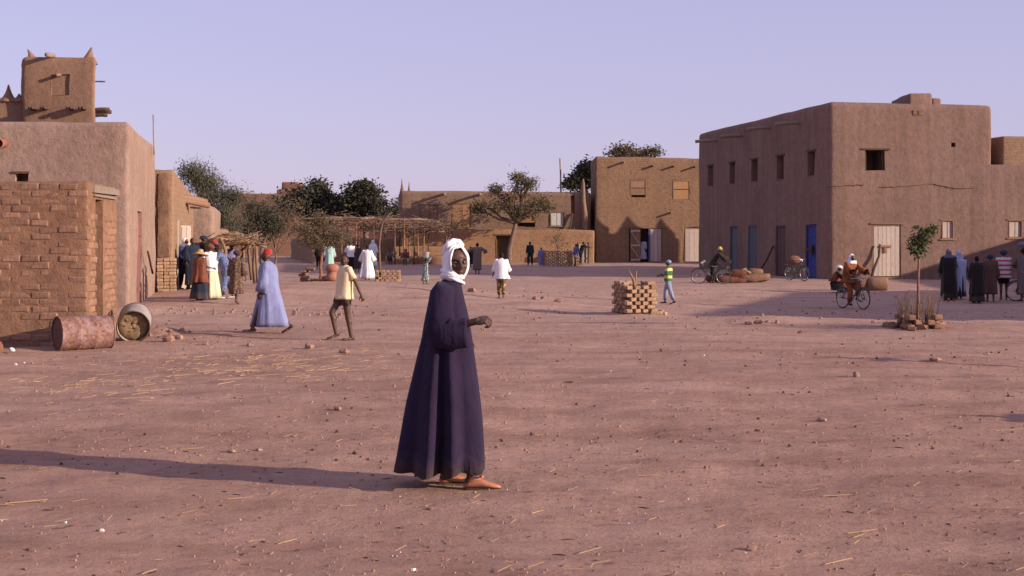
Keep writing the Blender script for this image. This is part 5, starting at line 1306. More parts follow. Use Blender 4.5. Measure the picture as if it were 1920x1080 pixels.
    for kx, kz, r_, ps in ((.69, .80, .0075, 1.0), (.82, .91, .008, 1.008)):
        mb.tube([on_rim(6.2832 * i / 40 + .1, kx, kz, ps) + Vector((0, 0, .004 * math.sin(i * 1.1))) for i in range(41)], [r_ * (1 + .18 * math.sin(i * .9 + kx * 9)) for i in range(41)], 8, False)
    hs = mb.build("headscarf", CL["white"], t, local=True)
    mb = MB(); rr = []
    for zz, a, b, dx in ((.060, .074, .084, .020), (.036, .082, .092, .018), (.010, .084, .096, .012), (-.014, .082, .094, .004), (-.034, .074, .086, -.004), (-.050, .058, .068, -.008)):
        rr.append([nk + Vector((dx + math.cos(6.2832 * i / 48) * a * (1 + .05 * math.sin(5 * 6.2832 * i / 48 + zz * 60)), math.sin(6.2832 * i / 48) * b - .006, .042 + zz - .020 * math.cos(6.2832 * i / 48 - .4) + .006 * math.sin(3 * 6.2832 * i / 48 + zz * 90))) for i in range(48)])
    mb.loft(rr, False, False)
    for dz, dr, ph in ((.064, .001, .4), (.036, .004, 2.0), (.012, .002, 3.6)): mb.tube([nk + Vector((.012 + math.cos(6.2832 * i / 40) * (.078 + dr), math.sin(6.2832 * i / 40) * (.090 + dr) - .006, dz + .012 * math.sin(6.2832 * i / 40 + ph) - .022 * math.cos(6.2832 * i / 40))) for i in range(41)], [.013 * (1 + .2 * math.sin(i * .7 + ph)) for i in range(41)], 8, False)
    mb.build("chin_wrap", CL["white"], hs, local=True)
    mb = MB()
    mb.tube([cs + hrot @ Vector((-.075, -.02, .10)), cs + hrot @ Vector((-.055, -.03, .142)), cs + hrot @ Vector((-.015, -.02, .158)), cs + hrot @ Vector((.03, -.03, .148)), cs + hrot @ Vector((.06, -.02, .118))], [.018, .024, .022, .020, .012], 10)
    mb.tube([cs + hrot @ Vector((-.088, .03, .05)), cs + hrot @ Vector((-.07, .0, .115)), cs + hrot @ Vector((-.035, .02, .150)), cs + hrot @ Vector((.01, .05, .15))], [.014, .020, .018, .010], 10)
    mb.build("scarf_knot", CL["white"], hs, local=True)
    # shoes
    for a, yw in ((ankF, -.10), (ankB, .05)):
        sh = MB(); rs = []; base = a + Vector((-.062, 0, 0)); dv = Vector((math.cos(yw), math.sin(yw), 0)); lt = Vector((-dv.y, dv.x, 0)); nn = 18
        for tt, w_, h_, zl in ((0, .018, .030, .004), (.012, .028, .050, 0), (.05, .034, .066, 0), (.095, .035, .074, 0), (.135, .037, .070, 0), (.17, .040, .056, 0), (.205, .041, .044, 0), (.235, .037, .036, 0), (.260, .026, .026, .002), (.275, .012, .015, .004)):
            cpt = base + dv * tt; rg = []
            for i in range(nn):
                th = 6.2832 * i / nn; yy, zz = math.cos(th), math.sin(th) * .5 + .5
                rg.append(Vector((cpt.x, cpt.y, 0)) + lt * yy * w_ * (1.0 - .25 * zz) + Vector((0, 0, .012 + zl + zz ** .8 * h_)))
            rs.append(rg)
        sh.loft(rs); so = sh.build("shoe", M["leather"], t, local=True)
        s2 = MB(); prof = [(-.004, .026), (.03, .036), (.10, .036), (.17, .042), (.22, .041), (.26, .026), (.280, .010)]
        top = [Vector((base.x, base.y, .0145)) + dv * q + lt * w_ for q, w_ in prof] + [Vector((base.x, base.y, .0145)) + dv * q - lt * w_ for q, w_ in reversed(prof)]
        s2.loft([[p - Vector((0, 0, .014)) for p in top], top]); s2.build("sole", M["wood_dark"], so, smooth=False, local=True)
        s3 = MB(); s3.tube([a + Vector((0, 0, -.030)) + dv * (.058 * math.cos(6.2832 * i / 18) + .012) + lt * .036 * math.sin(6.2832 * i / 18) + Vector((0, 0, .012 * math.cos(6.2832 * i / 18))) for i in range(19)], .007, 6, False); s3.build("shoe_rim", M["leather"], so, local=True)
        s4 = MB(); s4.box((-.012, -.016, 0), (.012, .016, .022), .003, Matrix.Translation(a + dv * .072 + Vector((0, 0, -.022)))); s4.build("shoe_tongue", M["leather"], so, local=True)
    return t
main_man()

# --- everyone else
person("man in a sky-blue robe and red fez striding west past the oil drums", feet=(505, 626), head=461, extra=.035, yaw=-92, detail=True, eyes=True,
       pose=dict(legL=(26, 6), legR=(-20, 18), armL=(5, 7, 10), armR=(-6, 8, 20), footR=30, lean=4), wear=[("robe", CL["blue"], dict(hem=.085, rx=.135, ry=.215, loose=1.30, s0=.050, s1=.066, slen=1.02, amp=.085)), ("fez", CL["red"])], curl=30)
person("barelegged boy in a cream yellow shirt walking west and looking back", feet=(645, 638), head=476, yaw=-62, detail=True, eyes=True, slim=1.04,
       pose=dict(legL=(-6, 4), legR=(32, 44), armL=(-26, 16, 8), armR=(-30, 10, 20), hyaw=62, footR=18, lean=-3), wear=[("shirt", CL["cream"], dict(hem=.475, slen=.40, rx=.128, ry=.104, loose=1.08)), ("shorts", CL["brown"], dict(len=.26))])
person("woman in a wide straw hat and rust shawl over a blue-black skirt", feet=(374, 563), head=466, extra=.04, yaw=150, pose=dict(armL=(20, 12, 60), armR=(20, 12, 60), hpitch=10),
       wear=[("skirt", CL["navy"], dict(hem=.03, rx=.19, ry=.17)), ("cloak", CL["rust"], dict(hem=.36, rx=.19, ry=.16)), ("straw_hat", M["straw"])])
person("woman in a white blouse and pale striped flaring skirt beside the straw hat woman", feet=(396, 561), head=458, yaw=215, pose=dict(armL=(12, 10, 50), armR=(10, 10, 40), lean=6), wear=[("skirt", CL["lemon"], dict(hem=.02, rx=.18, ry=.17, amp=.1)), ("shirt", CL["white"], dict(slen=.6, hem=.50, rx=.125)), ("turban", CL["rust"])])
person("person in blue checked clothes and white shoes leaning forward beside the shelter post", feet=(425, 560), H=1.64, yaw=-75, pose=dict(lean=24, armL=(40, 8, 30), armR=(38, 8, 30), legL=(10, 0), legR=(-12, 2), hpitch=-8), wear=[("trousers", CL["check"], dict(r1=.05)), ("shirt", CL["check"], dict(slen=.9, hem=.42, rx=.125, ry=.11, loose=1.1)), ("turban", CL["brown"]), ("shoes", CL["white"])])
person("man in dark blue with a white cap standing at the pale plank door", at=(346, 47.0), H=1.70, yaw=60, pose=dict(legL=(6, 4), legR=(-6, 4), armL=(18, 8, 50), armR=(10, 8, 20)), wear=[("robe", CL["darkblue"], dict(hem=.30, rx=.125, ry=.11)), ("trousers", CL["black"], {}), ("scarf", CL["white"])])
person("dark-haired person in navy standing behind the straw hat woman", at=(360, 46.2), H=1.66, yaw=40, pose={}, wear=[("robe", CL["navy"], dict(hem=.08, rx=.13, ry=.12))])
person("person in a brown patterned robe walking away towards the shelter", feet=(444, 571), head=470, yaw=168, pose=dict(legL=(14, 4), legR=(-12, 12), armL=(6, 10, 16), armR=(-6, 10, 16), footR=20), wear=[("robe", CL["pattern"], dict(hem=.20, rx=.135, ry=.12)), ("turban", CL["brown"])])
person("man in grey-blue standing in the shade of the thatch roof", at=(434, 54.5), H=1.68, yaw=20, pose=dict(armR=(18, 8, 60)), wear=[("robe", CL["lilac"], dict(hem=.10)), ("turban", CL["black"])])
person("man in pale blue seated inside the market shelter", at=(449, 55.2), H=1.6, yaw=-20, pose=dict(seat=.42, legL=(85, 85), legR=(80, 85), armL=(30, 8, 40), armR=(30, 8, 40)), wear=[("shirt", CL["paleblue"], dict(slen=.9)), ("trousers", CL["brown"], {})])
person("person in black with a dark head wrap pressing close behind the straw hat woman", at=(380, 46.6), H=1.72, yaw=120, pose={}, wear=[("robe", CL["black"], dict(hem=.05)), ("turban", CL["navy"])])
person("woman with bright red head wrap behind the shelter post", at=(402, 49.5), H=1.6, yaw=30, pose={}, wear=[("robe", CL["brown"], dict(hem=.05)), ("turban", CL["red"])])
person("thin person in black standing behind the small thorn tree", feet=(597, 503), head=459, yaw=180, pose={}, wear=[("shirt", CL["black"], dict(slen=.9)), ("trousers", CL["black"], {})])
person("person in a mint green robe standing behind the clay pots", at=(618, 74), H=1.66, yaw=190, pose=dict(armL=(4, 10, 12)), wear=[("robe", CL["mint"], dict(hem=.10, rx=.15))])
person("person in a white shirt over a dark wrap carrying a load on the head", at=(657, 78), H=1.72, yaw=-160, pose=dict(armL=(24, 10, 90), armR=(24, 10, 90)), wear=[("shirt", CL["white"], dict(slen=.8, rx=.13)), ("skirt", CL["black"], dict(hem=.10)), ("bundle", CL["brown"], dict(dz=.10, r=.075))])
person("person in dark clothes half hidden behind the boy's shoulder", at=(670, 80), H=1.55, yaw=180, pose={}, wear=[("robe", CL["brown"], dict(hem=.10, rx=.13))])
person("man in a wide white robe seen from behind on the earth mound", at=(688, 67), H=1.62, yaw=172, pose=dict(armL=(6, 16, 14), armR=(6, 16, 14)), wear=[("robe", CL["white"], dict(hem=.03, rx=.225, ry=.19, loose=1.25, amp=.12, s1=.08))])
person("tall figure draped in white cloth from head to hem", at=(699, 86), H=1.70, yaw=150, pose={}, wear=[("robe", CL["white"], dict(hem=.08, rx=.15)), ("cloak", CL["white"], dict(hem=.40, rx=.15)), ("scarf", CL["white"], {})])
person("person in grey squatting on the mud steps under the arbour", at=(730, 95), H=1.55, z=g(px_x(730, 95), 95), yaw=20, pose=dict(seat=.30, legL=(110, 125), legR=(105, 120), lean=14, armL=(40, 10, 30), armR=(40, 10, 30)), wear=[("shirt", CL["greyrobe"], dict(slen=.9)), ("shorts", CL["brown"], dict(len=.45))])
person("person with white cloth on the lap sitting before the arbour posts", at=(762, 94), H=1.60, yaw=-10, pose=dict(seat=.34, legL=(95, 110), legR=(95, 105), lean=10, armL=(35, 8, 40), armR=(35, 8, 40)), wear=[("shirt", CL["rust"], dict(slen=.9)), ("shorts", CL["white"], dict(len=.48))])
bk, JB, HB = person("child carrying a tin bucket on the head with one arm raised", feet=(798, 533), head=484, yaw=110, pose=dict(armR=(150, 30, 30), armL=(4, 10, 10), legL=(10, 4), legR=(-8, 8)), wear=[("robe", CL["floral"], dict(hem=.12, rx=.14, amp=.07))])
person("person in black walking behind the headscarf man's shoulder", feet=(882, 501), head=462, yaw=160, pose=dict(WALK), wear=[("robe", CL["black"], dict(hem=.14))])
person("man in a grey-brown robe holding both elbows out wide", feet=(895, 514), head=455, yaw=178, pose=dict(armL=(8, 62, 60), armR=(8, 62, 60), innL=70, innR=70, legL=(8, 2), legR=(-6, 6)), wear=[("robe", CL["greyrobe"], dict(hem=.13, rx=.125, ry=.11, loose=1.15, slen=.7, s1=.062))])
person("boy in a loose white shirt and brown print trousers walking away", feet=(940, 559), head=473, yaw=176, pose=dict(legL=(10, 4), legR=(-8, 10), armL=(4, 14, 20), armR=(4, 14, 20)), wear=[("shirt", CL["white"], dict(hem=.42, rx=.185, ry=.13, loose=1.22, slen=.75, s1=.06, amp=.09)), ("trousers", CL["print"], dict(r1=.042))])
person("youth in dark green shirt and trousers standing before the yard wall", feet=(994, 498), head=453, yaw=190, pose=dict(spread=5), wear=[("shirt", CL["green"], dict(slen=.9)), ("trousers", CL["green"], dict(r1=.045))])
person("child in a lilac robe standing beside the far brick tree guard", feet=(1015, 499), head=464, yaw=185, pose={}, wear=[("robe", CL["lilac"], dict(hem=.07))])
person("boy in blue shirt and white shorts at the small wooden gate", feet=(1079, 499), head=457, yaw=130, pose=dict(armL=(40, 8, 20), armR=(30, 8, 20), legL=(10, 6), legR=(-10, 4), lean=6), wear=[("shirt", CL["blueshirt"], dict(slen=.9)), ("shorts", CL["white"], dict(len=.42))])
person("youth in dark clothes leaning over the small wooden gate", feet=(1089, 497), head=452, yaw=120, pose=dict(lean=22, armL=(80, 10, 20), armR=(70, 10, 20), legL=(8, 2), legR=(-8, 2)), wear=[("shirt", CL["black"], dict(slen=.6)), ("trousers", CL["navy"], {})])
person("boy in a green and yellow shirt and pale cap walking with bent arms", feet=(1253, 571), head=487, yaw=-110, extra=.02, pose=dict(legL=(-14, 6), legR=(16, 10), armL=(6, 8, 80), armR=(6, 8, 84), lean=-3, footL=20), wear=[("shirt", CL["greenshirt"], dict(slen=.55, hem=.52)), ("trousers", CL["greytrousers"], dict(r1=.040)), ("cap", CL["skycap"]), ("shoes", M["black_leather"])])
person("figure in pale clothes standing inside the dark open doorway", at=(1206, 101.0), H=1.65, z=.45, yaw=-30, pose={}, wear=[("robe", CL["white"], dict(hem=.1))])
person("man in dark jacket and yellow cap bending over a bicycle", feet=(1337, 531), head=461, extra=.05, yaw=80, pose=dict(tall=.94, lean=32, armL=(52, 6, 12), armR=(46, 6, 12), legL=(4, 6), legR=(-4, 4), hpitch=-14), wear=[("robe", CL["olive"], dict(hem=.42, rx=.13, ry=.12, loose=1.1)), ("trousers", CL["black"], dict(r1=.045)), ("cone_cap", CL["yellow"])])
CYX, CYY = hit(1602, 579)
BKX, BRZ = px_x(1599, CYY), R(-66)
SDY = CYY - .20 * math.sin(BRZ); SDX = 960 + (BKX - .20 * math.cos(BRZ)) / SDY * FPX
person("cyclist in an orange-brown robe and white headscarf riding across the shade", at=(SDX, SDY), H=1.72, z=g(CYX, CYY) + .10, yaw=24, pose=dict(seat=.86, legL=(62, 70), legR=(30, 42), lean=14, armL=(48, 10, 22), armR=(48, 10, 22), footL=15), wear=[("robe", CL["orange"], dict(hem=.42, rx=.14, ry=.17, loose=1.15)), ("trousers", CL["orange"], dict(r1=.04)), ("scarf", CL["white"], {}), ("shoes", M["black_leather"])])
person("crouching figure in red-brown wraps behind the cyclist near the wall corner", feet=(1564, 548), H=1.6, yaw=60, pose=dict(seat=.32, legL=(112, 128), legR=(105, 120), lean=20, armL=(50, 8, 40), armR=(50, 8, 40)), wear=[("robe", CL["black"], dict(hem=.05, rx=.17, ry=.17)), ("cloak", CL["rust"], dict(hem=.26, rx=.16, ry=.15)), ("turban", CL["white"])])
person("woman in a charcoal robe and grey-violet scarf waiting by the shutter window", feet=(1779, 563), head=467, yaw=175, pose=dict(armR=(24, 8, 70)), wear=[("robe", CL["charcoal"], dict(hem=.04, rx=.155, ry=.14, loose=1.2)), ("scarf", CL["violet"], dict(w=.12))])
person("woman under a pale blue veil close behind the charcoal robe", at=(1797, 49.6), H=1.68, yaw=165, pose={}, wear=[("robe", CL["navy"], dict(hem=.05, rx=.14)), ("cloak", CL["paleblue"], dict(hem=.14, rx=.14, ry=.13)), ("scarf", CL["paleblue"], {})])
person("bareheaded person wrapped in a dark brown cloak to the ankles", feet=(1832, 568), head=480, yaw=182, pose={}, wear=[("robe", CL["charcoal"], dict(hem=.03, rx=.15)), ("cloak", CL["charcoal"], dict(hem=.18, rx=.165, ry=.14))])
person("person in an umber robe with a knotted dark head wrap", feet=(1857, 566), head=475, extra=.02, yaw=170, pose=dict(legL=(6, 2), legR=(-6, 6)), wear=[("robe", CL["umber"], dict(hem=.16, rx=.13, ry=.12)), ("turban", CL["darkblue"])])
person("person in a red and white striped smock and black shorts", feet=(1882, 563), head=467, extra=.02, yaw=165, pose=dict(armL=(20, 8, 70), armR=(20, 8, 70)), wear=[("shirt", CL["stripe"], dict(hem=.44, rx=.15, ry=.12, loose=1.2, slen=.8, s1=.055)), ("shorts", CL["black"], dict(len=.42)), ("turban", CL["darkblue"])])
person("person with a grey head bundle holding a bicycle under the neighbouring shutter window", at=(1921, 48.2), H=1.78, yaw=160, pose=dict(armR=(60, 10, 20), armL=(50, 10, 20)), wear=[("robe", CL["greyrobe"], dict(hem=.12, rx=.14)), ("turban", CL["black"]), ("bundle", CL["violet"], dict(dz=.14, r=.14))])
# ------------------------------------------------------------------ oil drums
drum_m, dt, dp_ = nodes_of("rusty_painted_drum")
tc = dt.nodes.new("ShaderNodeTexCoord"); n1 = noise_node(dt, tc.outputs["Object"], 4.5, 8, .7); n2 = noise_node(dt, tc.outputs["Object"], 17, 6, .7)
cc = ramp(dt, n1.outputs[0], [(.38, (.31, .205, .15)), (.47, (.20, .095, .08)), (.56, (.26, .16, .15)), (.68, (.32, .225, .22))]).outputs[0]
cc = mixc(dt, 1.0, cc, ramp(dt, n2.outputs[0], [(.34, (.55, .45, .40)), (.52, (1, 1, 1)), (.75, (1.15, 1.12, 1.1))]).outputs[0], 'MULTIPLY')
link(dt, cc, dp_.inputs["Base Color"]); dp_.inputs["Roughness"].default_value = .75; dp_.inputs["Specular IOR Level"].default_value = .2
bumped(dt, dp_, [(n1.outputs[0], .4, .02), (n2.outputs[0], .4, .008)])
M["drum"] = drum_m
M["drum_end"] = plain("dark_drum_end", (.17, .085, .065), (.10, .05, .04), 8, .8, .4, .01, .15)  # end plate coloured darker than the drum side
M["drum_grey"] = plain("dusty_grey_drum", (.35, .315, .30), (.26, .20, .165), 7, .6, .3, .01, .3)
M["mud_fill"] = mud("dried_mud_fill", (.40, .27, .16), (.50, .36, .21), .55, None, 1.2)
def drum(name_lab, centre, axis, length, rad, side_mat, end_mat, open_end=False):
    """lying drum: rolled hoops, rims and a recessed end; axis points from the visible end inwards"""
    t = thing("oil_drum", name_lab, "oil drum", (centre[0], centre[1], centre[2] - rad), 0, "oil drums by the annexe")
    ax = Vector(axis).normalized(); u = ax.cross(Vector((0, 0, 1))).normalized(); w = u.cross(ax); n = 40; c0 = Vector(centre)
    def ring(s, r_): return [c0 + ax * s + (u * math.cos(6.2832 * i / n) + w * math.sin(6.2832 * i / n)) * r_ * (1 + .012 * noise.noise((math.cos(6.28 * i / n) * 2, math.sin(6.28 * i / n) * 2, s * 3))) for i in range(n)]
    prof = []
    for s in (-.5, -.47, -.30, -.18, -.165, -.15, -.13, 0, .13, .15, .165, .18, .3, .47, .5): prof.append((s * length, rad * (1.022 if abs(abs(s) - .157) < .01 else 1.0)))
    mb = MB(); mb.loft([ring(s, r_) for s, r_ in prof], False, False)
    mb.loft([ring(.5 * length - .012, rad * .97), ring(.5 * length - .012, rad * .5), ring(.5 * length - .012, .01)], False, True)
    if open_end: mb.loft([ring(-.5 * length, rad), ring(-.5 * length, rad * .97), ring(-.5 * length + .16, rad * .965)], False, False)
    mb.build("drum_body", side_mat, t)
    for s in (-.5, .5):
        m2 = MB(); p = [c0 + ax * s * length + (u * math.cos(6.2832 * i / n) + w * math.sin(6.2832 * i / n)) * rad for i in range(n + 1)]; m2.tube(p, .012, 7, False); m2.build("rim", side_mat if not open_end else M["wood_dark"], t)
    m3 = MB(); off = .14 if open_end else .014
    rs = [ring(-.5 * length + off, rad * .965)]
    for k in (.82, .6, .4, .2, .04): rs.append([p + ax * ((-.06 - .06 * noise.noise(p * 11) if open_end else .006 * noise.noise(p * 7))) for p in ring(-.5 * length + off, rad * k)])
    m3.loft(rs, False, True); m3.build("mud_filling" if open_end else "drum_end", end_mat, t)
    return t, c0, ax, u, w
x, y = hit(147, 657); r_ = .29
drum("rusty maroon oil drum lying on its side on the earth below the brick annexe", (x, y + .28, g(x, y + .28) + r_ - .01), (.80, .60, 0), .90, r_, M["drum"], M["drum_end"])
x, y = hit(240, 640); r2 = .29
t2, c0, ax, u, w = drum("dusty grey oil drum lying end-on and packed with dried mud", (x, y + .44, g(x, y + .3) + r2 + .02), (-.20, .97, .15), .78, r2, M["drum_grey"], M["mud_fill"], True)
for k in range(9):
    a, q = rnd.uniform(0, 6.28), rnd.uniform(0, .75) * r2; mb = MB()
    mb.ellipsoid(c0 - ax * .29 + (u * math.cos(a) + w * math.sin(a)) * q, (rnd.uniform(.04, .09), .035, rnd.uniform(.03, .07)), Matrix.Rotation(rnd.uniform(0, 3), 3, 'Y'), 8, 6, lambda v: v * (1 + .4 * noise.noise(v * 22)))
    mb.build("mud_lump", M["mud_fill"], t2)
x, y = px_x(204, 25.3), 25.3
mb = MB(); mb.tube([(x, y, g(x, y) + .02), (x - .03, y, g(x, y) + .3), (x + .02, y + .02, g(x, y) + .56)], [.10, .055, .01], 6, jit=.2); tag(mb.build("scrap_wood", M["wood_dark"]), "dark pointed stub of wood standing between the two drums", "stub")

# ------------------------------------------------------------------ rubble, stones, litter
def stone_mesh(mb, c, r, seed, n=9, m=7, flat=.7): mb.ellipsoid(c, (r, r * .85, r * flat), Matrix.Rotation(seed * 2.1, 3, 'Z'), n, m, lambda v: v * (1 + .55 * noise.noise(v / r * 1.1 + Vector((seed, seed * 2, 0))) + .30 * noise.noise(v / r * 2.6 + Vector((seed, 0, seed)))))
def stone(px, py, w_px, lab, mat="stone", flat=.7, name="stone", cat="stone"):
    x, y = hit(px, py); r = w_px / 2 / FPX * y; mb = MB(); stone_mesh(mb, (0, 0, r * flat * .45), r * .92, rnd.uniform(0, 9), 8, 6, flat * .8)
    o = mb.build(name, M[mat], None, smooth=False); o.location = (x, y, g(x, y)); tag(o, lab, cat); return o
for a in ((1606, 707, 17, "upright pale stone alone on the earth below the bare sapling ring", "stone", 1.0), (1540, 790, 20, "squarish stone with one dark side on the open earth"), (581, 653, 22, "low brown stone on the ground near the barefoot boy's feet", "clod", .8),
          (646, 662, 24, "flat brown clod just below the barefoot boy's feet", "clod", .6), (318, 640, 26, "dark broken brick beside the mud-packed drum", "clod", .75), (338, 636, 18, "pale broken brick next to a darker one by the drum"),
          (1410, 1031, 24, "half-buried stone close to the bottom of the square", "clod", .6), (434, 848, 20, "pale stone lying on the edge of the man's long shadow", "stone", .6), (486, 845, 14, "small grey stone beside the long shadow", "stone", .6), (634, 769, 18, "small grey clod level with the robe's knee", "clod", .6),
          (1638, 605, 11, "round pebble beyond the small tree ring"), (386, 647, 14, "small dark clod among the straw", "clod"), (470, 648, 16, "brown clod at the red-fez man's trailing heel", "clod", .7), (1066, 718, 22, "dark flat crust of earth on the open ground", "litter", .25), (1756, 677, 26, "dark crumbled clod in the thin shadow", "clod", .5),
          (1404, 608, 17, "jagged clod on the near rim of the small pit", "clod", .6), (1423, 606, 22, "largest clod at the rim of the small pit", "clod", .5), (1440, 604, 13, "smallest clod past the rim of the small pit", "clod", .6), (1004, 562, 19, "broken clod of earth on the low rise", "clod", .6), (1020, 560, 15, "paler clod beside the loose brick on the low rise", "stone", .6), (1046, 566, 18, "loose brick lying past the broken clods on the low rise", "brick", .6), (885, 547, 22, "dark clod on the ground behind the robed man", "clod", .6)):
    stone(*a)
x, y = hit(292, 630)
rp = thing("rubble_heap", "heap of crumbled mud plaster against the mud-packed drum", "rubble", (x, y, g(x, y)))
mb = MB(); n = 24; rs = []
for k, (r_, h) in enumerate(((.75, -.04), (.55, .03), (.38, .09), (.2, .15), (.04, .17))): rs.append([Vector((x - .12 + math.cos(6.2832 * i / n) * r_ * 1.0, y + .5 + math.sin(6.2832 * i / n) * r_ * .8, g(x, y) + h)) + nz((i * .6, k * 1.3, 1), 1.0) * .05 for i in range(n)])
mb.loft(rs, False, True); mb.build("earth_heap", M["clod"], rp)
for k in range(14):
    m2 = MB(); a = rnd.uniform(0, 6.28); q = rnd.uniform(.2, .7); p = (x + math.cos(a) * q, y + .45 + math.sin(a) * q * .7); stone_mesh(m2, (p[0], p[1], g(*p) + .02 + .15 * max(0, 1 - q / .6)), rnd.uniform(.025, .065), k + .3, 8, 6); m2.build("lump", M["clod"] if k % 3 else M["stone"], rp, smooth=False)
# row of broken plaster lumps on the ground behind the fez man, and other loose stones too small to tell apart
r4 = random.Random(5)
mb = MB()
def lump(mb, x, y, r):
    z = g(x, y); q = [Vector((math.cos(a + r4.uniform(-.4, .4)) * r, math.sin(a) * r * .8, 0)) for a in (0, 1.26, 2.51, 3.77, 5.03)]
    b = [Vector((x, y, z - .01)) + p for p in q]; t_ = [Vector((x, y, z + r * r4.uniform(.5, 1.0))) + p * r4.uniform(.4, .75) for p in q]; mb.loft([b, t_], False, True)
for _ in range(110):
    px, py = (r4.gauss(560, 75), r4.gauss(588, 3.5)) if r4.random() < .55 else ((r4.uniform(300, 470), r4.gauss(584, 5)) if r4.random() < .4 else (r4.uniform(960, 1640), r4.gauss(600, 16)))
    x, y = hit(px, py); lump(mb, x, y, r4.uniform(.02, .075))
o = mb.build("rubble", M["stone"], None, smooth=False, kind="stuff"); o["label"] = "scattered lumps of broken plaster on the earth"
mb, md, mw, ms = MB(), MB(), MB(), MB()
for _ in range(9500):
    v = r4.random(); Y = 6.5 * (60 / 6.5) ** (v ** 1.05); x = r4.uniform(-.44, .44) * Y
    if noise.noise((x * .5, Y * .5, 2.2)) < r4.uniform(-.5, .3): continue
    lump(mb, x, Y, r4.choice((.004, .005, .006, .008, .012)) * (1 + Y / 60))
for _ in range(650):
    Y = 6.5 * 7 ** r4.random(); x = r4.uniform(-.44, .44) * Y; a = r4.uniform(0, 3.14); l = r4.choice((.015, .02, .03, .04, .08)); z = g(x, Y) + .002
    md.tube([(x, Y, z), (x + math.cos(a) * l * .5 + r4.uniform(-.2, .2) * l, Y + math.sin(a) * l * .5, z + .003), (x + math.cos(a) * l, Y + math.sin(a) * l, z)], [.003, .005, .002], 4)
for _ in range(3500):
    Y = 11 * 5 ** r4.random(); x = r4.uniform(-.40, .40) * Y
    if noise.noise((x * .35, Y * .35, 6.2)) > r4.uniform(-.4, .5): lump(md if r4.random() < .35 else mb, x, Y, r4.choice((.008, .012, .016, .024)) * (.6 + Y / 40))
for _ in range(170):
    Y = 7 * 5 ** r4.random(); x = r4.uniform(-.40, .40) * Y; lump(mw, x, Y, r4.uniform(.003, .007))
for px, py, r_ in ((925, 747, .022), (955, 738, .02), (122, 981, .03), (192, 996, .035), (775, 1070, .04), (1290, 936, .018), (30, 684, .05), (46, 681, .04), (1145, 696, .03), (835, 587, .05), (1320, 667, .04)):
    x, y = hit(px, py); lump(mw, x, y, r_ * .5)
def straw(x, Y, l, a, r_):
    z = g(x, Y) + .008; ms.tube([(x, Y, z), (x + math.cos(a) * l, Y + math.sin(a) * l, z + r4.uniform(0, .02))], [r_, r_ * .8], 4)
for _ in range(430):
    px, py = r4.gauss(480, 130), r4.gauss(684, 15)
    if r4.random() < .3: px, py = r4.uniform(0, 330), r4.gauss(722, 16)
    if px < -40 or py < 640: continue
    x, y = hit(px, py); straw(x, y, r4.choice((.04, .06, .09, .14, .22, .32)), r4.gauss(.1, .8), r4.uniform(.002, .0042))
for _ in range(700):
    Y = 6.6 * 5.5 ** r4.random(); x = r4.uniform(-.42, .42) * Y; straw(x, Y, r4.uniform(.02, .12), r4.uniform(0, 3.14), r4.uniform(.0012, .003))
for px, py, l, a in ((1215, 893, .16, 0), (1570, 933, .2, .1), (1620, 1003, .2, .2), (450, 938, .17, .1), (48, 948, .28, .3), (360, 845, .2, .2), (1895, 810, .3, .1), (1110, 1040, .15, .5), (540, 1022, .12, .5), (1580, 1060, .2, .5), (1340, 663, .7, -.1), (700, 655, .5, .05), (300, 735, .6, .5)):
    x, y = hit(px, py); straw(x - l / 2, y, l, a, .0035)
for b_, nm, mt, lab in ((mb, "gravel", "clod", "small crumbs of earth strewn over the square"), (md, "dark_litter", "litter", "dark bits of bark and dung on the earth"), (mw, "white_scraps", "scrap", "tiny white scraps scattered on the earth"), (ms, "straw_litter", "straw", "loose straw stalks strewn on the earth")):
    o = b_.build(nm, M[mt], None, smooth=False, kind="stuff"); o["label"] = lab
x, y = hit(22, 662)
mb = MB(); mb.ellipsoid((x, y, g(x, y) + .06), (.05, .045, .035), None, 10, 7, lambda v: v * (1 + .8 * noise.noise(v * 20))); tag(mb.build("crumpled_scrap", M["scrap"]), "crumpled white scrap lying at the corner of the brick annexe", "litter")
x, y = hit(-4, 664)
mb = MB(); mb.ellipsoid((x, y, g(x, y) + .10), (.10, .1, .11), None, 10, 7, lambda v: v * (1 + .3 * noise.noise(v * 14))); tag(mb.build("red_cloth", CL["rust"]), "corner of a reddish cloth bundle beside the crumpled white scrap", "cloth")

# ------------------------------------------------------------------ brick tree guards
GB = brick_meshes("brick", M["brick_pale"], .30, .14, .095, 6, .010)
def guard(lab, cx, cy, side, rows_, group="open brick tree guards", rz=.22, half=True, skip=0.0, bl=.30, meshes=None):
    """square tree guard: each course leaves gaps, the next course bridges them"""
    t = thing("tree_guard", lab, "tree guard", (cx, cy, g(cx, cy)), 0, group); n = max(2, int(side / (bl * .82)))
    for r_ in range(rows_):
        for s in range(4):
            a = rz + s * math.pi / 2; d, nrm = Vector((math.cos(a), math.sin(a), 0)), Vector((math.sin(a), -math.cos(a), 0))
            k = n if r_ % 2 else n + 1
            for i in range(k):
                if rnd.random() < skip * (r_ / rows_): continue
                f = (i + (.5 if r_ % 2 else 0)) / n - .5
                p = Vector((cx, cy, g(cx, cy) + .04 + r_ * .100)) + d * f * side * .90 + nrm * side * .5
                o = place("brick", rnd.choice(meshes or GB), t, loc=p + Vector((rnd.uniform(-.01, .01), rnd.uniform(-.01, .01), rnd.uniform(-.004, .004))))
                o.rotation_euler = (rnd.uniform(-.03, .03), rnd.uniform(-.03, .03), a + rnd.uniform(-.08, .08)); sc = (.62 if not half else .55); o.scale = (.50, 1, 1)
    return t
x, y = hit(1192, 588)
tg = guard("square openwork tree guard of stacked pale bricks with a stick poking out", x, y + .38, .76, 8, skip=.12, rz=.36)
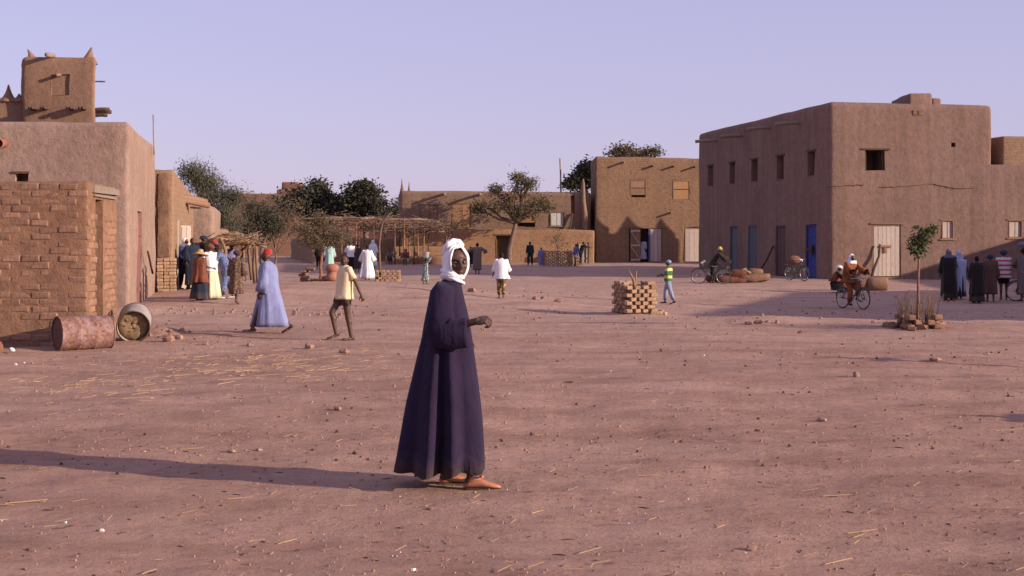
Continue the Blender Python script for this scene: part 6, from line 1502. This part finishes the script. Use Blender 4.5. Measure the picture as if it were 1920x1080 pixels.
p = Vector((x, y + .36, g(x, y + .36))); mb = MB(); mb.tube([p + Vector((.06, 0, .1)), p + Vector((-.02, 0, .8)), (px_x(1178, y + .3), y + .3, px_z(505, y + .3))], [.04, .035, .018], 7, jit=.08); mb.tube([p + Vector((.02, .03, .3)), p + Vector((.05, .05, 1.05))], [.03, .015], 6)
tag(mb.build("stick", M["wood_brown"]), "crooked stick standing inside the openwork brick guard", "stick")
x, y = hit(1214, 589)
for k, (dx, dy) in enumerate(((.22, -.05), (.42, .05), (.3, .3))):
    o = place("brick", GB[k], None, loc=(x + dx, y + dy, g(x + dx, y + dy) + .03), rz=k * 1.3); tag(o, ("fallen brick lying nearest the openwork guard", "fallen brick lying farthest out from the openwork guard", "fallen brick half behind the corner of the openwork guard")[k], "brick")
x, y = TREE_PIT
GD = brick_meshes("brick", M["brick"], .28, .14, .09, 4, .016)
tp = guard("low broken ring of bricks round the leafy sapling", x + .02, y, .62, 3, skip=.9, rz=.1, meshes=GD)  # darker brick puts the shade of the ring into its colour
for k in range(16):
    a = rnd.uniform(0, 6.28); q = rnd.uniform(.32, .6); pp = (x + math.cos(a) * q, y + math.sin(a) * q)
    o = place("brick", rnd.choice(GD), tp, loc=(pp[0], pp[1], g(*pp) + rnd.uniform(.02, .10))); o.rotation_euler = (rnd.uniform(-.4, .4), rnd.uniform(-.4, .4), rnd.uniform(0, 3)); o.scale = (rnd.uniform(.4, .8), 1, 1)
tb = thing("thorn_fence", "dry thorny stalks set round the leafy sapling", "thorn fence", (x, y, g(x, y)))
mb = MB()
for k in range(90):
    a = rnd.uniform(0, 6.28); q = rnd.uniform(.18, .36); b = Vector((x + math.cos(a) * q, y + math.sin(a) * q, g(x, y))); tip = b + Vector((math.cos(a) * rnd.uniform(-.05, .22), math.sin(a) * .1, rnd.uniform(.35, .85)))
    mb.tube([b, b.lerp(tip, .5) + nz(tip, 5) * .05, tip], [.008, .006, .002], 4)
    for j in range(3):
        s = b.lerp(tip, rnd.uniform(.3, .95)); mb.tube([s, s + Vector((rnd.uniform(-.14, .14), rnd.uniform(-.1, .1), rnd.uniform(.0, .14)))], [.004, .0015], 3)
mb.build("dry_stalks", M["twig"], tb, kind="stuff")
for a, b in (((1683, 556), (1702, 600)), ((1742, 553), (1738, 612)), ((1752, 560), (1742, 612))):
    mb = MB(); mb.tube([(px_x(b[0], y), y, px_z(b[1], y) - .1), (px_x(a[0], y), y, px_z(a[1], y))], [.016, .008], 5); mb.build("stake", M["twig"], tb)
x, y = hit(1046, 499)
guard("far brick tree guard with a sparse shrub inside before the yard wall", x, y + .55, 1.7, 10, rz=.0, skip=.35)
x2, y2 = hit(1076, 497); guard("narrow pillar of openwork bricks beside the far tree guard", x2, y2 + .3, .75, 9, rz=.0)
x, y = hit(724, 527)
guard("low openwork brick guard round the tall bare sapling", x + .05, y + .35, 1.0, 5, rz=.05, skip=.2)
x, y = hit(582, 528)
mb = MB()
bt = thing("brick_heap", "tumbled heap of dark bricks beside the thorn tree trunk", "brick heap", (x, y, g(x, y)))
for k in range(14):
    o = place("brick", rnd.choice(GD), bt, loc=(x + rnd.gauss(-.05, .22), y + rnd.uniform(0, .4), g(x, y) + .05 + .095 * (k % 5) * (1 if k < 10 else 0))); o.rotation_euler = (rnd.uniform(-.2, .2), rnd.uniform(-.2, .2), rnd.uniform(0, 3))
for k in range(5):
    o = place("brick", rnd.choice(GD), bt, loc=(x + .35 + k * .14, y + rnd.uniform(-.1, .2), g(x, y) + .05)); o.rotation_euler = (0, 0, rnd.uniform(0, 3))
# clay pots, one upside down on the other
x, y = hit(621, 528)
def pot(lab, z0, flip, r_):
    prof = ((.30, 0), (.62, .06), (.92, .25), (1.0, .48), (.90, .72), (.66, .88), (.62, .93), (.70, 1.0)); mb = MB()
    rs = [[Vector((x + math.cos(6.2832 * i / 24) * k * r_, y + .3 + math.sin(6.2832 * i / 24) * k * r_, z0 + (1 - h if flip else h) * r_ * 1.25)) for i in range(24)] for k, h in prof]
    mb.loft(rs if not flip else list(reversed(rs))); tag(mb.build("clay_pot", M["clay"]), lab, "clay pot", "clay pots by the thorn tree")
pot("big red clay pot resting on the ground by the thorn tree", g(x, y) - .02, False, .25); pot("upturned red clay pot balanced on another pot", g(x, y) + .285, True, .245)
# tin bucket on the child's head
hb = JB["head"]; t_ = bk.location
mb = MB(); c = Vector((t_.x, t_.y, t_.z)) + Matrix.Rotation(bk.rotation_euler.z, 3, 'Z') @ hb + Vector((0, 0, .073 * HB)); n = 22
mb.loft([[c + Vector((math.cos(6.2832 * i / n) * r_, math.sin(6.2832 * i / n) * r_, h)) for i in range(n)] for r_, h in ((.10, 0), (.105, .02), (.135, .25), (.142, .26), (.128, .26), (.10, .05))], True, True)
bkt = tag(mb.build("bucket", M["tin"]), "pale tin bucket carried on the child's head", "bucket")

# ------------------------------------------------------------------ bicycles
def make_bicycle(lab, loc, rz, lean=0.0):
    """roadster: wheels with tyre, rim and spokes, diamond frame, bars, saddle, rack, mudguards; +x is forwards"""
    t = thing("bicycle", lab, "bicycle", loc, 0, "bicycles around the two-storey house"); t.rotation_euler = (lean, 0, rz)
    R_ = .335
    for wx in (-.52, .54):
        c = Vector((wx, 0, R_)); ringp = lambda r_: [c + Vector((math.cos(6.2832 * i / 36) * r_, 0, math.sin(6.2832 * i / 36) * r_)) for i in range(37)]
        mb = MB(); mb.tube([c - Vector((0, .045, 0)), c + Vector((0, .045, 0))], .022, 8); wh = mb.build("wheel", M["steel"], t, local=True)
        mb = MB(); mb.tube(ringp(R_ - .018), .019, 8, False); mb.build("tyre", M["rubber"], wh, local=True)
        mb = MB(); mb.tube(ringp(R_ - .043), .011, 6, False); mb.build("rim", M["chrome"], wh, local=True)
        mb = MB()
        for k in range(20): a = 6.2832 * k / 20; mb.tube([c + Vector((0, .03 * (-1) ** k, 0)), c + Vector((math.cos(a) * (R_ - .045), 0, math.sin(a) * (R_ - .045)))], .0022, 3)
        mb.build("spokes", M["chrome"], wh, local=True)
        mb = MB(); a0, a1 = (.35, 3.0) if wx < 0 else (.6, 2.7)
        mb.tube([c + Vector((math.cos(a0 + (a1 - a0) * i / 14) * (R_ + .025), 0, math.sin(a0 + (a1 - a0) * i / 14) * (R_ + .025))) for i in range(15)], .022, 6, squash=[.35] * 15); mb.build("mudguard", M["steel"], t, local=True)
    bb, st_, hd1, hd2, ra, fa = Vector((-.06, 0, .29)), Vector((-.22, 0, .80)), Vector((.36, 0, .86)), Vector((.40, 0, .70)), Vector((-.52, 0, R_)), Vector((.54, 0, R_))
    mb = MB()
    for a, b, r_ in ((bb, st_, .015), (bb, hd2, .017), (st_ - Vector((-.01, 0, .05)), hd1, .015), (hd1 + Vector((-.02, 0, .07)), hd2 + Vector((.02, 0, -.06)), .019)): mb.tube([a, b], r_, 8)
    for s in (-.05, .05): mb.tube([bb, ra + Vector((0, s, 0))], .010, 6); mb.tube([st_ - Vector((-.01, 0, .04)), ra + Vector((0, s, 0))], .009, 6); mb.tube([hd2 + Vector((.02, s * .6, -.06)), fa.lerp(hd2, .4) + Vector((0, s, 0)), fa + Vector((0, s, 0))], .011, 6)
    mb.build("frame", M["steel"], t, local=True)
    mb = MB(); h = hd1 + Vector((-.03, 0, .12)); mb.tube([hd1, h], .013, 6); mb.tube([h + Vector((-.20, -.28, -.02)), h + Vector((-.02, -.25, 0)), h + Vector((.05, -.10, .0)), h + Vector((.05, .10, .0)), h + Vector((-.02, .25, 0)), h + Vector((-.20, .28, -.02))], .012, 8); hb_ = mb.build("handlebar", M["chrome"], t, local=True)
    for s in (-1, 1): mb = MB(); mb.tube([h + Vector((-.22, .283 * s, -.022)), h + Vector((-.10, .265 * s, -.01))], .018, 8); mb.build("grip", M["rubber"], hb_, local=True)
    mb = MB(); mb.ellipsoid(h + Vector((.09, 0, -.06)), (.05, .05, .05), None, 12, 8); mb.build("headlamp", M["chrome"], t, local=True)
    mb = MB(); mb.ellipsoid(st_ + Vector((-.04, 0, .10)), (.14, .10, .04), None, 14, 8, lambda v: Vector((v.x, v.y * (.45 if v.x > .02 else 1), v.z))); mb.tube([st_, st_ + Vector((-.03, 0, .09))], .012, 6); mb.build("saddle", M["black_leather"], t, local=True)
    mb = MB()
    for s in (-.08, .08): mb.tube([Vector((-.30, s, .74)), Vector((-.80, s, .74))], .007, 5); mb.tube([Vector((-.70, s, .74)), ra + Vector((0, s * .8, 0))], .006, 5)
    for k in range(4): mb.tube([Vector((-.36 - k * .13, -.08, .74)), Vector((-.36 - k * .13, .08, .74))], .006, 5)
    mb.build("luggage_rack", M["steel"], t, local=True)
    mb = MB(); n = 22; mb.tube([bb + Vector((math.cos(6.2832 * i / n) * .09, -.045, math.sin(6.2832 * i / n) * .09)) for i in range(n + 1)], .008, 5, False); mb.tube([bb + Vector((0, -.06, 0)), bb + Vector((.10, -.07, -.13))], .010, 6); mb.tube([bb + Vector((0, .06, 0)), bb + Vector((-.10, .07, .13))], .010, 6); mb.tube([bb - Vector((0, .07, 0)), bb + Vector((0, .07, 0))], .018, 8)
    cr = mb.build("crank", M["steel"], t, local=True)
    for p in (bb + Vector((.10, -.11, -.13)), bb + Vector((-.10, .11, .13))): mb = MB(); mb.box(p - Vector((.045, .04, .012)), p + Vector((.045, .04, .012))); mb.build("pedal", M["rubber"], cr, local=True)
    return t
def bike_copy(src, lab, loc, rz, lean=0.0):
    c = copy_tree(src); c["label"] = lab; c.location = loc; c.rotation_euler = (lean, 0, rz); return c
zc = g(CYX, CYY)
bike = make_bicycle("bicycle ridden by the orange-robed cyclist across the shade", (BKX, CYY, zc), BRZ)
x, y = hit(1335, 533); bike_copy(bike, "bicycle propped against the sacks under the yellow-capped man", (x, y + .25, g(x, y)), R(176), R(-5))
x, y = hit(1494, 527); bike_copy(bike, "loaded bicycle standing on its wheels before the blue door", (x, y, g(x, y)), R(-62), R(4))
mb = MB(); mb.ellipsoid((x - .1, y + .15, g(x, y) + .95), (.32, .22, .20), None, 12, 8, lambda v: v * (1 + .25 * noise.noise(v * 7))); tag(mb.build("load", M["sack"]), "rolled load tied on the bicycle by the blue door", "bundle")
bike_copy(bike, "bicycle half out of sight beside the striped-smock person", (px_x(1936, 48.0), 48.0, g(px_x(1936, 48), 48.0)), R(150), R(3))

# ------------------------------------------------------------------ sacks, baskets, sticks by the two-storey house
x, y = hit(1385, 531); Y0 = y + .5
def sackm(lab, px, py, rx, rz, mat, ry=.4, name="sack", cat="sack", rot=0, dY=0.0, grp="sacks by the house wall"):
    Y = Y0 + dY; mb = MB(); xx = px_x(px, Y); zz = px_z(py, Y); mb.ellipsoid((xx, Y, zz), (rx, ry, rz), Matrix.Rotation(rot, 3, 'Y'), 18, 11, lambda v: Vector((v.x * (1.12 - .3 * abs(v.z / rz) ** 3), v.y, math.copysign(abs(v.z / rz) ** .6, v.z) * rz)) * (1 + .30 * noise.noise(v * 4 + Vector((px, 0, 0))) + .14 * noise.noise(v * 11)))
    tag(mb.build(name, M[mat]), lab, cat, grp)
sackm("long reddish sack lying lowest under the bicycle handlebar", 1364, 523, .92, .22, "sack_red"); sackm("long jute sack lying lowest towards the blue door", 1406, 521, .80, .22, "sack", dY=.1)
sackm("lumpy jute sack lying on top nearest the leaning pole", 1414, 510, .36, .17, "sack", .3, dY=.2); sackm("reddish sack slumped in the middle of the sack heap", 1382, 513, .42, .2, "sack_red", .3, dY=-.1)
for k, (a, b, c_, d_) in enumerate(((1383, 509, 1400, 504), (1392, 505, 1408, 512), (1386, 513, 1396, 508))):
    mb = MB(); mb.tube([(px_x(a, Y0 - .2), Y0 - .2, px_z(b, Y0)), (px_x(c_, Y0 - .2), Y0 - .2, px_z(d_, Y0))], .06, 8, jit=.1); tag(mb.build("wood_billet", M["pole"]), ("pale wood billet tilted uppermost on the sacks", "wood billet slanting down over the sacks", "short wood billet tucked under the others on the sacks")[k], "wood", "billets on the sacks")
def lean_stick(lab, pts, Y, r_, mat="wood_brown"):
    mb = MB(); mb.tube([(px_x(a, Y + dy), Y + dy, px_z(b, Y + dy)) for a, b, dy in pts], [r_ * (1.1 - .1 * i) for i in range(len(pts))], 7, jit=.07); return tag(mb.build("leaning_pole", M[mat]), lab, "pole")
q = Fl.p(Fl.u(1449), 0); lean_stick("dark pole leaning on the wall between sacks and maroon door", ((1420, 516, -1.6), (1436, 490, -.8), (1450, 461, -.1)), q.y - .1, .05, "wood_dark")
q = Ff.p(Ff.u(1645), 0); lean_stick("forked crooked stick leaning against the wide pale door", ((1632, 525, -.45), (1640, 500, -.3), (1648, 480, -.2), (1650, 458, -.12)), q.y, .06, "wood_dark")
x, y = hit(1635, 546)
def basket(lab, px, py, L, r_, rz, mat):
    xx, yy = hit(px, py); mb = MB(); ax = Vector((math.cos(rz), math.sin(rz), 0)); u = Vector((-ax.y, ax.x, 0)); n = 22; c = Vector((xx, yy + r_, g(xx, yy) + r_)); rs = []
    for s, k in ((-.5, .80), (-.46, .93), (-.2, 1.04), (.1, 1.04), (.4, .96), (.5, .88), (.5, .80), (.30, .78), (.30, .02)): rs.append([c + ax * s * L + (u * math.cos(6.2832 * i / n) + Vector((0, 0, 1)) * math.sin(6.2832 * i / n)) * r_ * k for i in range(n)])
    mb.loft(rs); tag(mb.build("basket", M[mat]), lab, "basket", "round baskets lying by the wide door")
basket("pale round basket lying on its side directly behind the cyclist", 1622, 546, .75, .29, .25, "sack"); basket("dark-bodied basket with an open rim facing the leafy sapling", 1648, 546, .78, .27, -.05, "wood_brown")
basket("small round basket next to the crouching figure by the wall corner", 1582, 545, .5, .24, .5, "sack_red")
# small wooden gate by the yard wall
x, y = hit(1094, 494); Fg = Face((px_x(1085, y), y), (px_x(1102, y), y + .3)); gt = thing("wooden_gate", "small grey plank gate the two boys lean on", "gate", (x, y, g(x, y)))
zg_ = g(x, y); planks(gt, Fg, 0, Fg.L, zg_ + .05, zg_ + 1.35, 5, M["wood_grey"], -.03, .03)
for h in (.3, .95): mb = MB(); Fg.bx(mb, 0, Fg.L, zg_ + h, zg_ + h + .1, .04, .07); mb.build("rail", M["wood_grey"], gt, smooth=False)
for px in (1084, 1103): beam(gt, "gate_post", (px_x(px, y), y + .1, zg_ - .2), (px_x(px, y), y + .1, px_z(454, y)), .07, M["wood_dark"])
x, y = hit(548, 474); mb = MB(); mb.ellipsoid((x, y, g(x, y) + .45), (.75, .5, .45), None, 14, 9, lambda v: v * (1 + .2 * noise.noise(v * 3))); tag(mb.build("covered_load", CL["violet"]), "grey-violet covered load standing on the road by the ruined wall", "load")
# unseen posts added outside the view to cast the thin shadows
for x, y, h, lab in ((10.9, 19.4, 1.9, "unseen wooden post added to cast a long thin shadow from the east"), (8.6, 13.4, 1.15, "short unseen post added to cast a thin shadow from the near east")):
    pt = thing("shadow_post", lab, "post", (x, y, g(x, y))); beam(pt, "post_shaft", (x, y, g(x, y) - .2), (x + .03, y, g(x, y) + h), .07, M["wood_grey"]); beam(pt, "crosspiece", (x - .12, y - .25, g(x, y) + h * .85), (x + .1, y + .3, g(x, y) + h * .85), .04, M["wood_grey"])
